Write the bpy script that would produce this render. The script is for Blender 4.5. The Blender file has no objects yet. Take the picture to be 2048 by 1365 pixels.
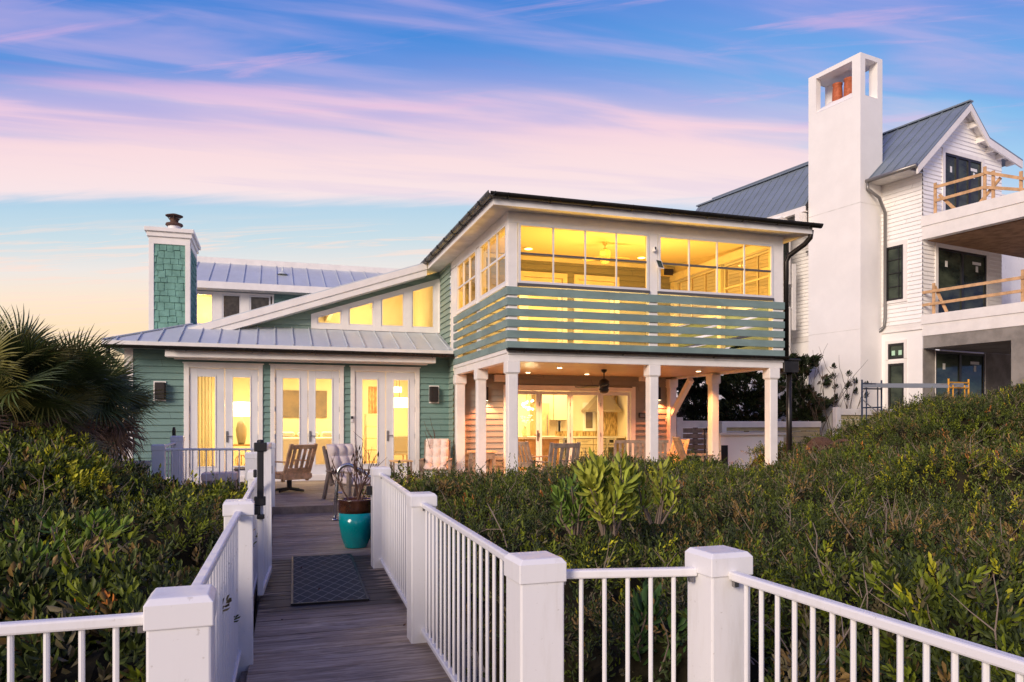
import bpy, bmesh, math, random
import numpy as np
from mathutils import Vector, Matrix
random.seed(7); rng = np.random.default_rng(11)
PI = math.pi
scene = bpy.context.scene
col = scene.collection

# ---------------------------------------------------------------- camera
HEAD = math.radians(17.8)          # camera looks 17.8 deg to the right of the house's depth axis
FPX, HZ, CZ = 1490.0, 845.0, 1.63   # focal length and horizon of the 2048 px wide frame, eye height
SA, CA = math.sin(HEAD), math.cos(HEAD)
cam = bpy.data.cameras.new("camera"); camo = bpy.data.objects.new("camera", cam); col.objects.link(camo)
camo.location = (0, 0, CZ); camo.rotation_euler = (PI/2, 0, -HEAD)
cam.sensor_width = 36; cam.lens = 36*FPX/2048; cam.shift_y = (HZ-682.5)/2048
cam.clip_start = .05; cam.clip_end = 3000
scene.camera = camo
scene.view_settings.view_transform = 'Standard'; scene.view_settings.look = 'None'
scene.view_settings.exposure = 0.12; scene.view_settings.gamma = 1
scene.cycles.max_bounces = 7; scene.cycles.transparent_max_bounces = 12
scene.cycles.sample_clamp_indirect = 4; scene.cycles.use_denoising = True
scene.cycles.caustics_reflective = False; scene.cycles.caustics_refractive = False

def lin(r, g, b):
    f = lambda c: (c/255/12.92) if c/255 <= .04045 else ((c/255+.055)/1.055)**2.4
    return (f(r), f(g), f(b), 1)

# ---------------------------------------------------------------- node helper
class NT:
    def __init__(s, nt): s.t = nt; s.n = nt.nodes; s.l = nt.links
    def new(s, typ, **kw):
        nd = s.n.new(typ)
        for k, v in kw.items(): setattr(nd, k, v)
        return nd
    def put(s, sock, v):
        if isinstance(v, bpy.types.NodeSocket): s.l.new(v, sock)
        else: sock.default_value = v
    def math(s, op, a, b=0.0, c=None, clamp=False):
        nd = s.new('ShaderNodeMath', operation=op, use_clamp=clamp)
        s.put(nd.inputs[0], a); s.put(nd.inputs[1], b)
        if c is not None: s.put(nd.inputs[2], c)
        return nd.outputs[0]
    def mix(s, f, a, b, blend='MIX'):
        nd = s.new('ShaderNodeMix', data_type='RGBA', blend_type=blend)
        s.put(nd.inputs[0], f); s.put(nd.inputs[6], a); s.put(nd.inputs[7], b)
        return nd.outputs[2]
    def ramp(s, f, stops, interp='LINEAR'):
        nd = s.new('ShaderNodeValToRGB'); cr = nd.color_ramp; cr.interpolation = interp
        while len(cr.elements) < len(stops): cr.elements.new(.5)
        for e, (p, c) in zip(cr.elements, stops):
            e.position = p; e.color = c if len(c) == 4 else (*c, 1)
        s.put(nd.inputs[0], f); return nd.outputs[0]
    def noise(s, vec, scale, detail=3, rough=.55, dist=0.0, col=False):
        nd = s.new('ShaderNodeTexNoise'); s.l.new(vec, nd.inputs['Vector']) if vec else None
        nd.inputs['Scale'].default_value = scale; nd.inputs['Detail'].default_value = detail
        nd.inputs['Roughness'].default_value = rough; nd.inputs['Distortion'].default_value = dist
        return nd.outputs['Color' if col else 'Fac']
    def xyz(s, x, y, z):
        nd = s.new('ShaderNodeCombineXYZ')
        for i, v in enumerate((x, y, z)): s.put(nd.inputs[i], v)
        return nd.outputs[0]
    def sep(s, v):
        nd = s.new('ShaderNodeSeparateXYZ'); s.l.new(v, nd.inputs[0]); return nd.outputs
    def smooth(s, v, a, b, lo=0.0, hi=1.0):
        nd = s.new('ShaderNodeMapRange', interpolation_type='SMOOTHSTEP')
        s.put(nd.inputs[0], v); s.put(nd.inputs[1], a); s.put(nd.inputs[2], b)
        s.put(nd.inputs[3], lo); s.put(nd.inputs[4], hi); return nd.outputs[0]

# ---------------------------------------------------------------- dusk sky (world directions)
world = bpy.data.worlds.new("World"); scene.world = world; world.use_nodes = True
w = NT(world.node_tree); w.n.clear()
gen = w.new('ShaderNodeTexCoord').outputs['Generated']
X, Y, Z = w.sep(gen)
# clouds lie on a level sheet high overhead: pf = how far out along the view axis, pr = how far to the right (in cloud heights)
fwd = w.math('MAXIMUM', w.math('ABSOLUTE', w.math('ADD', w.math('MULTIPLY', X, SA), w.math('MULTIPLY', Y, CA))), .12)
rgt = w.math('SUBTRACT', w.math('MULTIPLY', X, CA), w.math('MULTIPLY', Y, SA))
h = w.math('DIVIDE', Z, fwd); hp = w.math('MAXIMUM', h, .03)
pf = w.math('DIVIDE', 1.0, hp); tr = w.math('DIVIDE', rgt, fwd); pr = w.math('MULTIPLY', tr, pf)
hc_ = w.math('DIVIDE', h, 1.0)
base = w.ramp(hc_, [
    (0.0, lin(255, 214, 166)), (.124, lin(255, 228, 190)), (.165, lin(254, 232, 208)), (.205, lin(238, 232, 228)), (.245, lin(204, 223, 232)),
    (.285, lin(184, 214, 233)), (.366, lin(112, 176, 230)), (.433, lin(98, 162, 226)), (.50, lin(70, 142, 220)), (.60, lin(54, 124, 212)), (1.0, lin(40, 80, 170))])
rightbase = w.ramp(hc_, [
    (0.0, lin(240, 214, 205)), (.15, lin(214, 214, 226)), (.27, lin(198, 218, 240)), (.366, lin(158, 203, 240)),
    (.433, lin(124, 184, 236)), (.50, lin(112, 168, 232)), (.60, lin(104, 142, 222)), (1.0, lin(50, 80, 170))])
base = w.mix(w.smooth(tr, -.15, .45), base, rightbase)
qf = w.math('SUBTRACT', pf, w.math('MULTIPLY', pr, .26))
n1 = w.noise(w.xyz(w.math('MULTIPLY', pr, .55), w.math('MULTIPLY', qf, 1.5), 0.0), 1.2, 4, .5, .3)
n2 = w.noise(w.xyz(w.math('MULTIPLY', pr, .75), w.math('MULTIPLY', qf, 3.6), 4.2), 1.3, 5, .5, .35)
n3 = w.noise(w.xyz(w.math('MULTIPLY', pr, .8), w.math('MULTIPLY', w.math('ADD', pf, w.math('MULTIPLY', pr, .24)), 5.0), 3.3), 1.3, 7, .62, .6)
nl = w.noise(w.xyz(w.math('MULTIPLY', pr, .5), 0.0, 2.0), 1.5, 4, .5)
low = w.math('ADD', h, w.math('MULTIPLY', w.math('SUBTRACT', nl, .5), .03))
low = w.math('ADD', low, w.math('ADD', w.math('MULTIPLY', tr, .012), w.math('MULTIPLY', w.math('SUBTRACT', n3, .5), .03)))
m1 = w.math('MULTIPLY', w.smooth(low, .282, .308), 1.0)
up = w.math('ADD', h, w.math('MULTIPLY', w.math('SUBTRACT', n1, .5), .13)); up = w.math('ADD', up, w.math('MULTIPLY', w.math('SUBTRACT', n2, .5), .22))
up = w.math('ADD', up, w.math('MAXIMUM', w.math('MULTIPLY', tr, .09), 0.0))
m1 = w.math('MULTIPLY', m1, w.smooth(up, .40, .50, 1.0, 0.0))
m1 = w.math('MULTIPLY', m1, w.smooth(w.math('ADD', tr, w.math('MULTIPLY', n1, .3)), .50, .85, 1.0, .0))
sheetcol = w.ramp(hc_, [
    (.29, lin(250, 232, 234)), (.33, lin(255, 228, 228)), (.37, lin(255, 222, 224)), (.405, lin(250, 212, 224)), (.44, lin(226, 194, 226)), (.48, lin(160, 150, 220)), (.56, lin(130, 136, 216))])
c = w.mix(w.math('MULTIPLY', m1, .93), base, sheetcol)
# the sheet is thinner in streaks
c = w.mix(w.math('MULTIPLY', w.math('MULTIPLY', w.smooth(n2, .46, .66), m1), .30), c, lin(216, 202, 230))
veil = w.math('MULTIPLY', w.smooth(w.math('ADD', w.math('MULTIPLY', n1, .5), w.math('MULTIPLY', n2, .5)), .42, .60), w.smooth(h, .36, .43))
c = w.mix(w.math('MULTIPLY', veil, .58), c, w.mix(w.smooth(n2, .42, .70), lin(140, 156, 228), lin(200, 180, 228)))
wisp = w.math('MULTIPLY', w.smooth(n3, .53, .70), w.smooth(h, .36, .43))
c = w.mix(w.math('MULTIPLY', wisp, .40), c, lin(232, 184, 222))
lowst = w.math('MULTIPLY', w.smooth(n3, .50, .64), w.math('MULTIPLY', w.smooth(h, .285, .24), w.smooth(h, .06, .12)))
c = w.mix(w.math('MULTIPLY', lowst, .6), c, lin(255, 226, 212))
c = w.mix(w.smooth(Z, 0.0, -.05), c, lin(120, 105, 95))
bg = w.new('ShaderNodeBackground'); w.l.new(c, bg.inputs[0]); bg.inputs[1].default_value = .93
w.l.new(bg.outputs[0], w.new('ShaderNodeOutputWorld').inputs[0])

# ---------------------------------------------------------------- afterglow: one broad soft sun behind and left of the camera
sun = bpy.data.lights.new("sun", 'SUN'); so = bpy.data.objects.new("sun", sun); col.objects.link(so)
sun.energy = 3.1; sun.angle = math.radians(24); sun.color = (1.0, .82, .66)
sd = Vector((-.74, -.60, .38))
so.rotation_euler = sd.to_track_quat('Z', 'Y').to_euler()

# ---------------------------------------------------------------- picture -> place
def ray(px, py):
    t = (px-1024)/FPX
    return Vector((SA+t*CA, CA-t*SA, (HZ-py)/FPX))
def on(px, py, p, n):
    r = ray(px, py); o = Vector((0, 0, CZ)); n = Vector(n)
    return o + r*((Vector(p)-o).dot(n)/r.dot(n))
def onY(px, py, y): return on(px, py, (0, y, 0), (0, 1, 0))
def onX(px, py, x): return on(px, py, (x, 0, 0), (1, 0, 0))
def onZ(px, py, z): return on(px, py, (0, 0, z), (0, 0, 1))
def at(px, py, d): return Vector((0, 0, CZ)) + ray(px, py)*d
class Frame:
    """a local frame standing at p, turned by 'ang' about z: u = right, v = depth"""
    def __init__(s, x, y, ang, z=0):
        s.o = Vector((x, y, z)); s.U = Vector((math.cos(ang), math.sin(ang), 0)); s.V = Vector((-math.sin(ang), math.cos(ang), 0)); s.ang = ang
    def g(s, u, v, z=0): return s.o + s.U*u + s.V*v + Vector((0, 0, z))
    def loc(s, p): d = p-s.o; return Vector((d.dot(s.U), d.dot(s.V), d.z))
    def onv(s, px, py, v): return s.loc(on(px, py, s.g(0, v), s.V))
    def onu(s, px, py, u): return s.loc(on(px, py, s.g(u, 0), s.U))

# ---------------------------------------------------------------- mesh building
OFF = {}
def root_of(o):
    while o.parent: o = o.parent
    return o
def tag(o, label=None, cat=None, group=None, kind=None):
    for k, v in (('label', label), ('category', cat), ('group', group), ('kind', kind)):
        if v: o[k] = v
    return o
def thing(name, label, cat, loc=(0, 0, 0), rot=0, group=None, worldmode=True):
    """an Empty at the thing's base; worldmode: its parts are given in world coordinates"""
    o = bpy.data.objects.new(name, None); col.objects.link(o); o.location = loc; o.rotation_euler = (0, 0, rot)
    o.empty_display_size = .1
    tag(o, label, cat, group)
    OFF[o.name] = Vector(loc) if worldmode else Vector((0, 0, 0))
    return o
class MB:
    def __init__(s, frame=None): s.v = []; s.f = []; s.F = frame; s.mi = []; s.cur = 0
    def P(s, p):
        return s.F.g(*p) if s.F else Vector(p)
    def add(s, vs, fs):
        b = len(s.v); s.v += [s.P(p) for p in vs]
        for f in fs: s.f.append(tuple(b+i for i in f)); s.mi.append(s.cur)
    def box(s, x0, x1, y0, y1, z0, z1):
        x0, x1 = min(x0, x1), max(x0, x1); y0, y1 = min(y0, y1), max(y0, y1); z0, z1 = min(z0, z1), max(z0, z1)
        s.add([(x0, y0, z0), (x1, y0, z0), (x1, y1, z0), (x0, y1, z0), (x0, y0, z1), (x1, y0, z1), (x1, y1, z1), (x0, y1, z1)],
              [(0, 3, 2, 1), (4, 5, 6, 7), (0, 1, 5, 4), (1, 2, 6, 5), (2, 3, 7, 6), (3, 0, 4, 7)]); return s
    def quad(s, *p): s.add(p, [tuple(range(len(p)))]); return s
    def prism(s, poly, d):
        """poly of 3-D points extruded by vector d"""
        n = len(poly); d = Vector(d); a = [Vector(p) for p in poly]
        s.add([tuple(p) for p in a]+[tuple(p+d) for p in a],
              [tuple(range(n))[::-1], tuple(range(n, 2*n))]+[(i, (i+1) % n, n+(i+1) % n, n+i) for i in range(n)]); return s
    def bar(s, p, q, w, h, up=(0, 0, 1)):
        """box from p to q, w wide and h high (h along up)"""
        p, q = Vector(p), Vector(q); d = (q-p).normalized(); up = Vector(up)
        sd = d.cross(up); sd = sd.normalized() if sd.length > 1e-4 else Vector((1, 0, 0)); u = sd.cross(d)
        a = sd*w/2; b = u*h/2
        s.add([tuple(x) for x in (p-a-b, p+a-b, p+a+b, p-a+b, q-a-b, q+a-b, q+a+b, q-a+b)],
              [(0, 3, 2, 1), (4, 5, 6, 7), (0, 1, 5, 4), (1, 2, 6, 5), (2, 3, 7, 6), (3, 0, 4, 7)]); return s
    def tube(s, path, r, n=8, cap=True):
        path = [Vector(p) for p in path]; rs = r if isinstance(r, (list, tuple)) else [r]*len(path)
        rings = []; prev = None
        for i, p in enumerate(path):
            d = (path[min(i+1, len(path)-1)]-path[max(i-1, 0)]).normalized()
            if prev is None: a = d.orthogonal().normalized()
            else: a = (prev-d*prev.dot(d)).normalized()
            prev = a; b = d.cross(a)
            rings.append([p+(a*math.cos(2*PI*k/n)+b*math.sin(2*PI*k/n))*rs[i] for k in range(n)])
        vs = [tuple(x) for rg in rings for x in rg]
        fs = [(i*n+k, i*n+(k+1) % n, (i+1)*n+(k+1) % n, (i+1)*n+k) for i in range(len(path)-1) for k in range(n)]
        if cap: fs += [tuple(range(n))[::-1], tuple((len(path)-1)*n+k for k in range(n))]
        s.add(vs, fs); return s
    def lathe(s, prof, cx=0, cy=0, cz=0, n=24):
        """prof: list of (radius, z)"""
        vs = [(cx+r*math.cos(2*PI*k/n), cy+r*math.sin(2*PI*k/n), cz+z) for r, z in prof for k in range(n)]
        fs = [(i*n+k, i*n+(k+1) % n, (i+1)*n+(k+1) % n, (i+1)*n+k) for i in range(len(prof)-1) for k in range(n)]
        fs += [tuple(range(n))[::-1], tuple((len(prof)-1)*n+k for k in range(n))]
        s.add(vs, fs); return s
    def build(s, name, mat, parent=None, smooth=False, bevel=0, seg=1):
        off = Vector((0, 0, 0))
        if parent is not None: off = OFF.get(root_of(parent).name, off)
        me = bpy.data.meshes.new(name)
        me.from_pydata([tuple(v-off) for v in s.v], [], s.f); me.update()
        for m in (mat if isinstance(mat, (list, tuple)) else [mat]): me.materials.append(m)
        if isinstance(mat, (list, tuple)): me.polygons.foreach_set('material_index', s.mi)
        if smooth: me.polygons.foreach_set('use_smooth', [True]*len(me.polygons))
        o = bpy.data.objects.new(name, me); col.objects.link(o)
        if parent is not None: o.parent = parent
        if bevel:
            m = o.modifiers.new('bevel', 'BEVEL'); m.width = bevel; m.segments = seg; m.limit_method = 'ANGLE'; m.angle_limit = math.radians(40)
        return o
def kids(o): return [c for c in bpy.data.objects if c.parent == o]
def copy_tree(o, parent=None, label=None, loc=None, rot=None):
    c = o.copy(); col.objects.link(c)
    if parent is not None: c.parent = parent
    if label: c['label'] = label
    if loc is not None: c.location = loc
    if rot is not None: c.rotation_euler = rot if hasattr(rot, '__len__') else (0, 0, rot)
    for k in kids(o): copy_tree(k, c)
    return c
def struct(o): o['kind'] = 'structure'; return o
# ---------------------------------------------------------------- materials
def mat(name, color=(.5, .5, .5, 1), rough=.6, metal=0, spec=.5, var=0, vscale=6, bump=0, bscale=40, emit=None, estr=0, var2=None, stretch=None, attr=None, coat=0):
    m = bpy.data.materials.new(name); m.use_nodes = True; t = NT(m.node_tree); b = t.n['Principled BSDF']
    if len(color) == 3: color = (*color, 1)
    b.inputs['Base Color'].default_value = color; b.inputs['Roughness'].default_value = rough
    b.inputs['Metallic'].default_value = metal; b.inputs['Specular IOR Level'].default_value = spec
    b.inputs['Coat Weight'].default_value = coat
    if var or bump:
        tc = t.new('ShaderNodeTexCoord').outputs['Object']
        if stretch:
            mp = t.new('ShaderNodeMapping'); mp.inputs['Scale'].default_value = stretch; t.l.new(tc, mp.inputs[0]); tc = mp.outputs[0]
        if var:
            f = t.noise(tc, vscale, 5, .6)
            dark = var2 if var2 else tuple(x*(1-var) for x in color[:3])+(1,)
            lite = tuple(min(1, x*(1+var*.5)) for x in color[:3])+(1,)
            cc = t.mix(t.smooth(f, .32, .68), dark, lite); t.l.new(cc, b.inputs['Base Color'])
            rr = t.smooth(f, .3, .7, min(1, rough+.08), max(0, rough-.08)); t.l.new(rr, b.inputs['Roughness'])
        if bump:
            f2 = t.noise(tc, bscale, 4, .6); bp = t.new('ShaderNodeBump'); bp.inputs['Strength'].default_value = bump; bp.inputs['Distance'].default_value = .01
            t.l.new(f2, bp.inputs['Height']); t.l.new(bp.outputs[0], b.inputs['Normal'])
    if attr:
        a = t.new('ShaderNodeAttribute', attribute_name=attr); t.l.new(a.outputs['Color'], b.inputs['Base Color'])
    if emit:
        b.inputs['Emission Color'].default_value = emit if len(emit) == 4 else (*emit, 1); b.inputs['Emission Strength'].default_value = estr
    return m
def glassmat(name, tint=(1, 1, 1), refl=1.0):
    m = bpy.data.materials.new(name); m.use_nodes = True; t = NT(m.node_tree); t.n.remove(t.n['Principled BSDF'])
    tr = t.new('ShaderNodeBsdfTransparent'); tr.inputs[0].default_value = (*tint, 1)
    gl = t.new('ShaderNodeBsdfGlossy'); gl.inputs['Roughness'].default_value = .02
    fr = t.new('ShaderNodeFresnel'); fr.inputs[0].default_value = 1.45
    mx = t.new('ShaderNodeMixShader'); t.l.new(t.math('MULTIPLY', fr.outputs[0], refl, clamp=True), mx.inputs[0])
    t.l.new(tr.outputs[0], mx.inputs[1]); t.l.new(gl.outputs[0], mx.inputs[2]); t.l.new(mx.outputs[0], t.n['Material Output'].inputs[0])
    return m
M = {}
M['teal'] = mat('teal_siding', (.145, .28, .235), .7, var=.12, vscale=1.1, bump=.12, bscale=60)
M['sage'] = mat('sage_siding', (.21, .32, .255), .7, var=.12, vscale=1.1, bump=.12, bscale=60)
M['slat'] = mat('sage_slat_paint', (.20, .285, .262), .65, var=.16, vscale=1.6, bump=.15, bscale=40, stretch=(1, 1, 3))
M['greige'] = mat('porch_siding', (.27, .265, .24), .6, var=.12, vscale=2, bump=.2, bscale=30)
M['shingle'] = mat('teal_shingle', (.16, .34, .275), .8, var=.2, vscale=4, bump=.4, bscale=60)
M['white'] = mat('white_paint', (.84, .805, .76), .45, var=.07, vscale=2.5, bump=.08, bscale=18)
M['vinyl'] = mat('white_vinyl', (.82, .82, .84), .32, var=.05, vscale=3, bump=.03, bscale=12)
M['soffit'] = mat('soffit_paint', (.72, .70, .66), .6, var=.14, vscale=3)
M['doorwhite'] = mat('door_paint', (.74, .74, .75), .4, var=.05, vscale=2)
M['zinc'] = mat('standing_seam_metal', (.60, .645, .66), .5, metal=.25, var=.07, vscale=1.8, bump=.05, bscale=4, stretch=(1, .35, 1))
M['zinc_blue'] = mat('blue_grey_seam_metal', (.22, .27, .32), .5, metal=.2, var=.12, vscale=1.2, stretch=(1, .4, 1))
M['gutter'] = mat('bronze_gutter', (.030, .026, .024), .32, metal=.5, var=.3, vscale=5)
M['pipe'] = mat('grey_downpipe', (.22, .215, .21), .35, metal=.5)
M['steel'] = mat('polished_steel', (.5, .5, .51), .3, metal=1, var=.1, vscale=8)
M['nickel'] = mat('nickel', (.35, .34, .33), .35, metal=1)
M['black'] = mat('black_plastic', (.012, .012, .013), .45)
M['speaker'] = mat('speaker_grille', (.018, .013, .012), .75, bump=.4, bscale=400)
M['glass'] = glassmat('window_glass', (.97, .97, .95), 1.1)
M['screen'] = glassmat('porch_vinyl_glass', (.95, .72, .30), .25)
M['darkglass'] = mat('dark_glass', (.05, .065, .045), .05, spec=.32, var=.7, vscale=.9, var2=(.010, .018, .016, 1), stretch=(1, 1, 2.2))  # green and dark mottling in the colour stands in for reflections
M['frame_al'] = mat('white_aluminium', (.70, .69, .69), .35)
M['frame_dk'] = mat('dark_rail', (.09, .085, .085), .45)
M['stucco'] = mat('white_stucco', (.87, .85, .82), .85, var=.05, vscale=.7, bump=.35, bscale=22)
M['rawstucco'] = mat('raw_grey_stucco', (.26, .24, .215), .9, var=.25, vscale=2.0, bump=.4, bscale=20)
M['nsiding'] = mat('white_lap_siding', (.78, .765, .745), .6, var=.05, vscale=2)
M['lumber'] = mat('new_lumber', (.62, .38, .19), .7, var=.25, vscale=5, stretch=(1, 1, 1), bump=.2, bscale=40)
M['soffwood'] = mat('plywood_ceiling', (.30, .165, .08), .8, var=.3, vscale=3)
M['blackframe'] = mat('black_window_frame', (.018, .018, .018), .35)
M['terracotta'] = mat('terracotta', (.46, .12, .045), .7, var=.25, vscale=12)
M['cushion'] = mat('cream_cushion', (.78, .66, .57), .9, var=.08, vscale=8, bump=.2, bscale=120)
M['teak'] = mat('weathered_teak', (.80, .50, .25), .75, var=.35, vscale=7, bump=.3, bscale=60)
M['greywood'] = mat('grey_brown_wood', (.30, .23, .17), .75, var=.3, vscale=7, bump=.3, bscale=60)
M['twig'] = mat('twig_bark', (.16, .12, .09), .9)
M['bark'] = mat('bark', (.10, .075, .055), .95, var=.4, vscale=14, bump=.6, bscale=30)
M['leaf'] = mat('leaf', (.06, .08, .03), .5, spec=.22, attr='leafcol')
M['soil'] = mat('soil_and_scrub_shade', (.030, .026, .014), 1.0, spec=.03, var=.6, vscale=5, bump=.8, bscale=15)  # pot soil, and the painted shade under the scrub leaves
M['sand'] = mat('dune_sand', (.42, .36, .28), .95, var=.2, vscale=1.5, bump=.4, bscale=12)
M['cream'] = mat('cream_wall', (.80, .70, .50), .8, var=.06, vscale=1.5)
M['creamceil'] = mat('cream_ceiling', (.80, .72, .55), .8)
M['inwood'] = mat('oak_floor', (.42, .27, .14), .5, var=.25, vscale=4, stretch=(1, 8, 1))
M['cabinet'] = mat('cream_cabinet', (.72, .63, .42), .45)
M['cabinet_gap'] = mat('cabinet_carcass', (.26, .19, .10), .7)
M['mosaic'] = mat('mosaic_tile', (.62, .45, .2), .4, var=.7, vscale=9, var2=(.22, .13, .05, 1), stretch=(3, 3, .6))
M['counter'] = mat('pale_stone', (.72, .68, .58), .3)
M['rangehood'] = mat('hood_metal', (.35, .29, .2), .35, metal=.6)
M['curtain'] = mat('white_curtain', (.82, .76, .62), .9)
b_ = M['curtain'].node_tree.nodes['Principled BSDF']; tl_ = M['curtain'].node_tree.nodes.new('ShaderNodeBsdfTranslucent'); tl_.inputs[0].default_value = (.9, .82, .62, 1); mx_ = M['curtain'].node_tree.nodes.new('ShaderNodeMixShader'); mx_.inputs[0].default_value = .6; M['curtain'].node_tree.links.new(b_.outputs[0], mx_.inputs[1]); M['curtain'].node_tree.links.new(tl_.outputs[0], mx_.inputs[2]); M['curtain'].node_tree.links.new(mx_.outputs[0], M['curtain'].node_tree.nodes['Material Output'].inputs[0])
M['curtainb'] = mat('patterned_curtain', (.55, .27, .12), .9, var=.5, vscale=9)
M['sofa'] = mat('white_sofa', (.85, .82, .75), .9)
M['paint'] = mat('grey_canvas', (.10, .085, .075), .8, var=.8, vscale=1.6, var2=(.26, .2, .14, 1))
M['wicker'] = mat('brown_wicker', (.10, .05, .03), .8, bump=.8, bscale=90)
M['yslat'] = mat('yellowed_slat', (.55, .47, .27), .7, var=.2, vscale=3)
M['shade'] = mat('lamp_shade', (.9, .85, .7), .8, emit=(1, .86, .52), estr=2.6)
M['bulb'] = mat('lit_bulb', (1, .9, .7), .5, emit=(1, .78, .42), estr=9)
M['gold'] = mat('gold_metal', (.7, .42, .12), .3, metal=1)
M['ceramic'] = mat('cream_ceramic', (.75, .62, .36), .3)
M['scafblue'] = mat('scaffold_blue', (.03, .05, .10), .5)
M['scafyel'] = mat('scaffold_yellow', (.75, .36, .03), .5)
M['galv'] = mat('galvanised', (.35, .37, .40), .4, metal=.7)
M['paper'] = mat('white_sticker', (.75, .75, .72), .8)
M['greensticker'] = mat('pale_green_sticker', (.45, .7, .5), .8)
def plank_mat():
    m = mat('weathered_deck_boards', (.2, .16, .15), .62, spec=.2); t = NT(m.node_tree); b = t.n['Principled BSDF']
    tc = t.new('ShaderNodeTexCoord').outputs['Object']; at_ = t.new('ShaderNodeAttribute', attribute_name='plank').outputs['Fac']
    mp = t.new('ShaderNodeMapping'); mp.inputs['Scale'].default_value = (.7, 7, 4); t.l.new(tc, mp.inputs[0])
    off = t.new('ShaderNodeVectorMath', operation='ADD'); t.l.new(mp.outputs[0], off.inputs[0]); t.l.new(t.xyz(t.math('MULTIPLY', at_, 37.0), 0.0, 0.0), off.inputs[1])
    g = t.noise(off.outputs[0], 3.2, 6, .65, 1.2); g2 = t.noise(tc, 2.0, 4, .6)
    c1 = t.mix(t.smooth(g, .3, .7), (.20, .155, .11, 1), (.62, .51, .39, 1))
    c2 = t.mix(t.smooth(g2, .35, .7, 0, .55), c1, (.40, .30, .21, 1))
    c3 = t.mix(t.math('MULTIPLY', at_, .35), c2, (.06, .045, .045, 1))
    # damp stain spread round the mat (a stain with its own outline)
    P = t.sep(tc); wob = t.math('MULTIPLY', t.math('SUBTRACT', t.noise(off.outputs[0], 1.6, 3), .5), 1.1)
    dx = t.math('DIVIDE', t.math('ADD', t.math('ABSOLUTE', t.math('SUBTRACT', P[0], .53)), wob), .72)
    dy = t.math('DIVIDE', t.math('ABSOLUTE', t.math('SUBTRACT', P[1], 7.8)), 1.35)
    wet = t.smooth(t.math('MAXIMUM', dx, dy), .98, .8)
    c4 = t.mix(t.math('MULTIPLY', wet, .86), c3, (.020, .017, .017, 1))
    t.l.new(c4, b.inputs['Base Color']); t.l.new(t.smooth(wet, 0, 1, .7, .55), b.inputs['Roughness'])
    bp = t.new('ShaderNodeBump'); bp.inputs['Strength'].default_value = .35; bp.inputs['Distance'].default_value = .004; t.l.new(g, bp.inputs['Height']); t.l.new(bp.outputs[0], b.inputs['Normal'])
    return m
M['plank'] = plank_mat()
def board_mat(name, color, h, rough=.7, tint=.10, seglen=3.6):
    """painted lap boards: every board a little different, butt joints, faint weathering"""
    m = mat(name, color, rough); t = NT(m.node_tree); b = t.n['Principled BSDF']
    tc = t.new('ShaderNodeTexCoord').outputs['Object']; P = t.sep(tc)
    idx = t.math('FLOOR', t.math('DIVIDE', t.math('ADD', P[2], .002), h)); x = t.math('ADD', t.math('DIVIDE', t.math('ADD', P[0], P[1]), seglen), t.math('MULTIPLY', idx, .381)); seg = t.math('FLOOR', x)
    wn = t.new('ShaderNodeTexWhiteNoise', noise_dimensions='2D'); t.l.new(t.xyz(idx, seg, 0.0), wn.inputs[0])
    fr = t.math('FRACT', x); joint = t.smooth(t.math('MINIMUM', fr, t.math('SUBTRACT', 1.0, fr)), .0006, .0018)
    n = t.noise(tc, 1.3, 5, .6); n2 = t.noise(tc, 9, 4, .6)
    k = t.math('ADD', t.math('MULTIPLY', wn.outputs[0], tint), t.math('ADD', t.math('MULTIPLY', n, .22), t.math('ADD', t.math('MULTIPLY', n2, .10), .84-tint/2-.0)))
    k = t.math('MULTIPLY', k, t.math('ADD', t.math('MULTIPLY', joint, .5), .5))
    mx = t.new('ShaderNodeVectorMath', operation='SCALE'); mx.inputs[0].default_value = color[:3]; t.l.new(k, mx.inputs['Scale']); t.l.new(mx.outputs[0], b.inputs['Base Color'])
    bp = t.new('ShaderNodeBump'); bp.inputs['Strength'].default_value = .12; bp.inputs['Distance'].default_value = .01; t.l.new(t.noise(tc, 60, 3), bp.inputs['Height']); t.l.new(bp.outputs[0], b.inputs['Normal'])
    return m
M['teal'] = board_mat('teal_lap_boards', (.155, .265, .235), .15); M['sage'] = board_mat('sage_lap_boards', (.225, .31, .26), .15)
M['greige'] = board_mat('greige_lap_boards', (.29, .285, .26), .15); M['nsiding'] = board_mat('white_lap_boards', (.90, .88, .85), .14, .6, .03)
def vinyl_mat():
    m = mat('white_vinyl_weathered', (.8, .8, .8), .34); t = NT(m.node_tree); b = t.n['Principled BSDF']; tc = t.new('ShaderNodeTexCoord').outputs['Object']
    mp = t.new('ShaderNodeMapping'); mp.inputs['Scale'].default_value = (5, 5, .9); t.l.new(tc, mp.inputs[0]); g = t.noise(mp.outputs[0], 2.2, 5, .65); sp = t.noise(tc, 38, 3, .6)
    c = t.mix(t.smooth(g, .50, .78, 0, .42), (.80, .795, .79, 1), (.56, .53, .47, 1)); c = t.mix(t.smooth(sp, .66, .74, 0, .35), c, (.34, .30, .24, 1)); t.l.new(c, b.inputs['Base Color'])
    t.l.new(t.smooth(g, .4, .8, .28, .6), b.inputs['Roughness']); bp = t.new('ShaderNodeBump'); bp.inputs['Strength'].default_value = .08; bp.inputs['Distance'].default_value = .01; t.l.new(g, bp.inputs['Height']); t.l.new(bp.outputs[0], b.inputs['Normal']); return m
M['vinyl'] = vinyl_mat()
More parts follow.
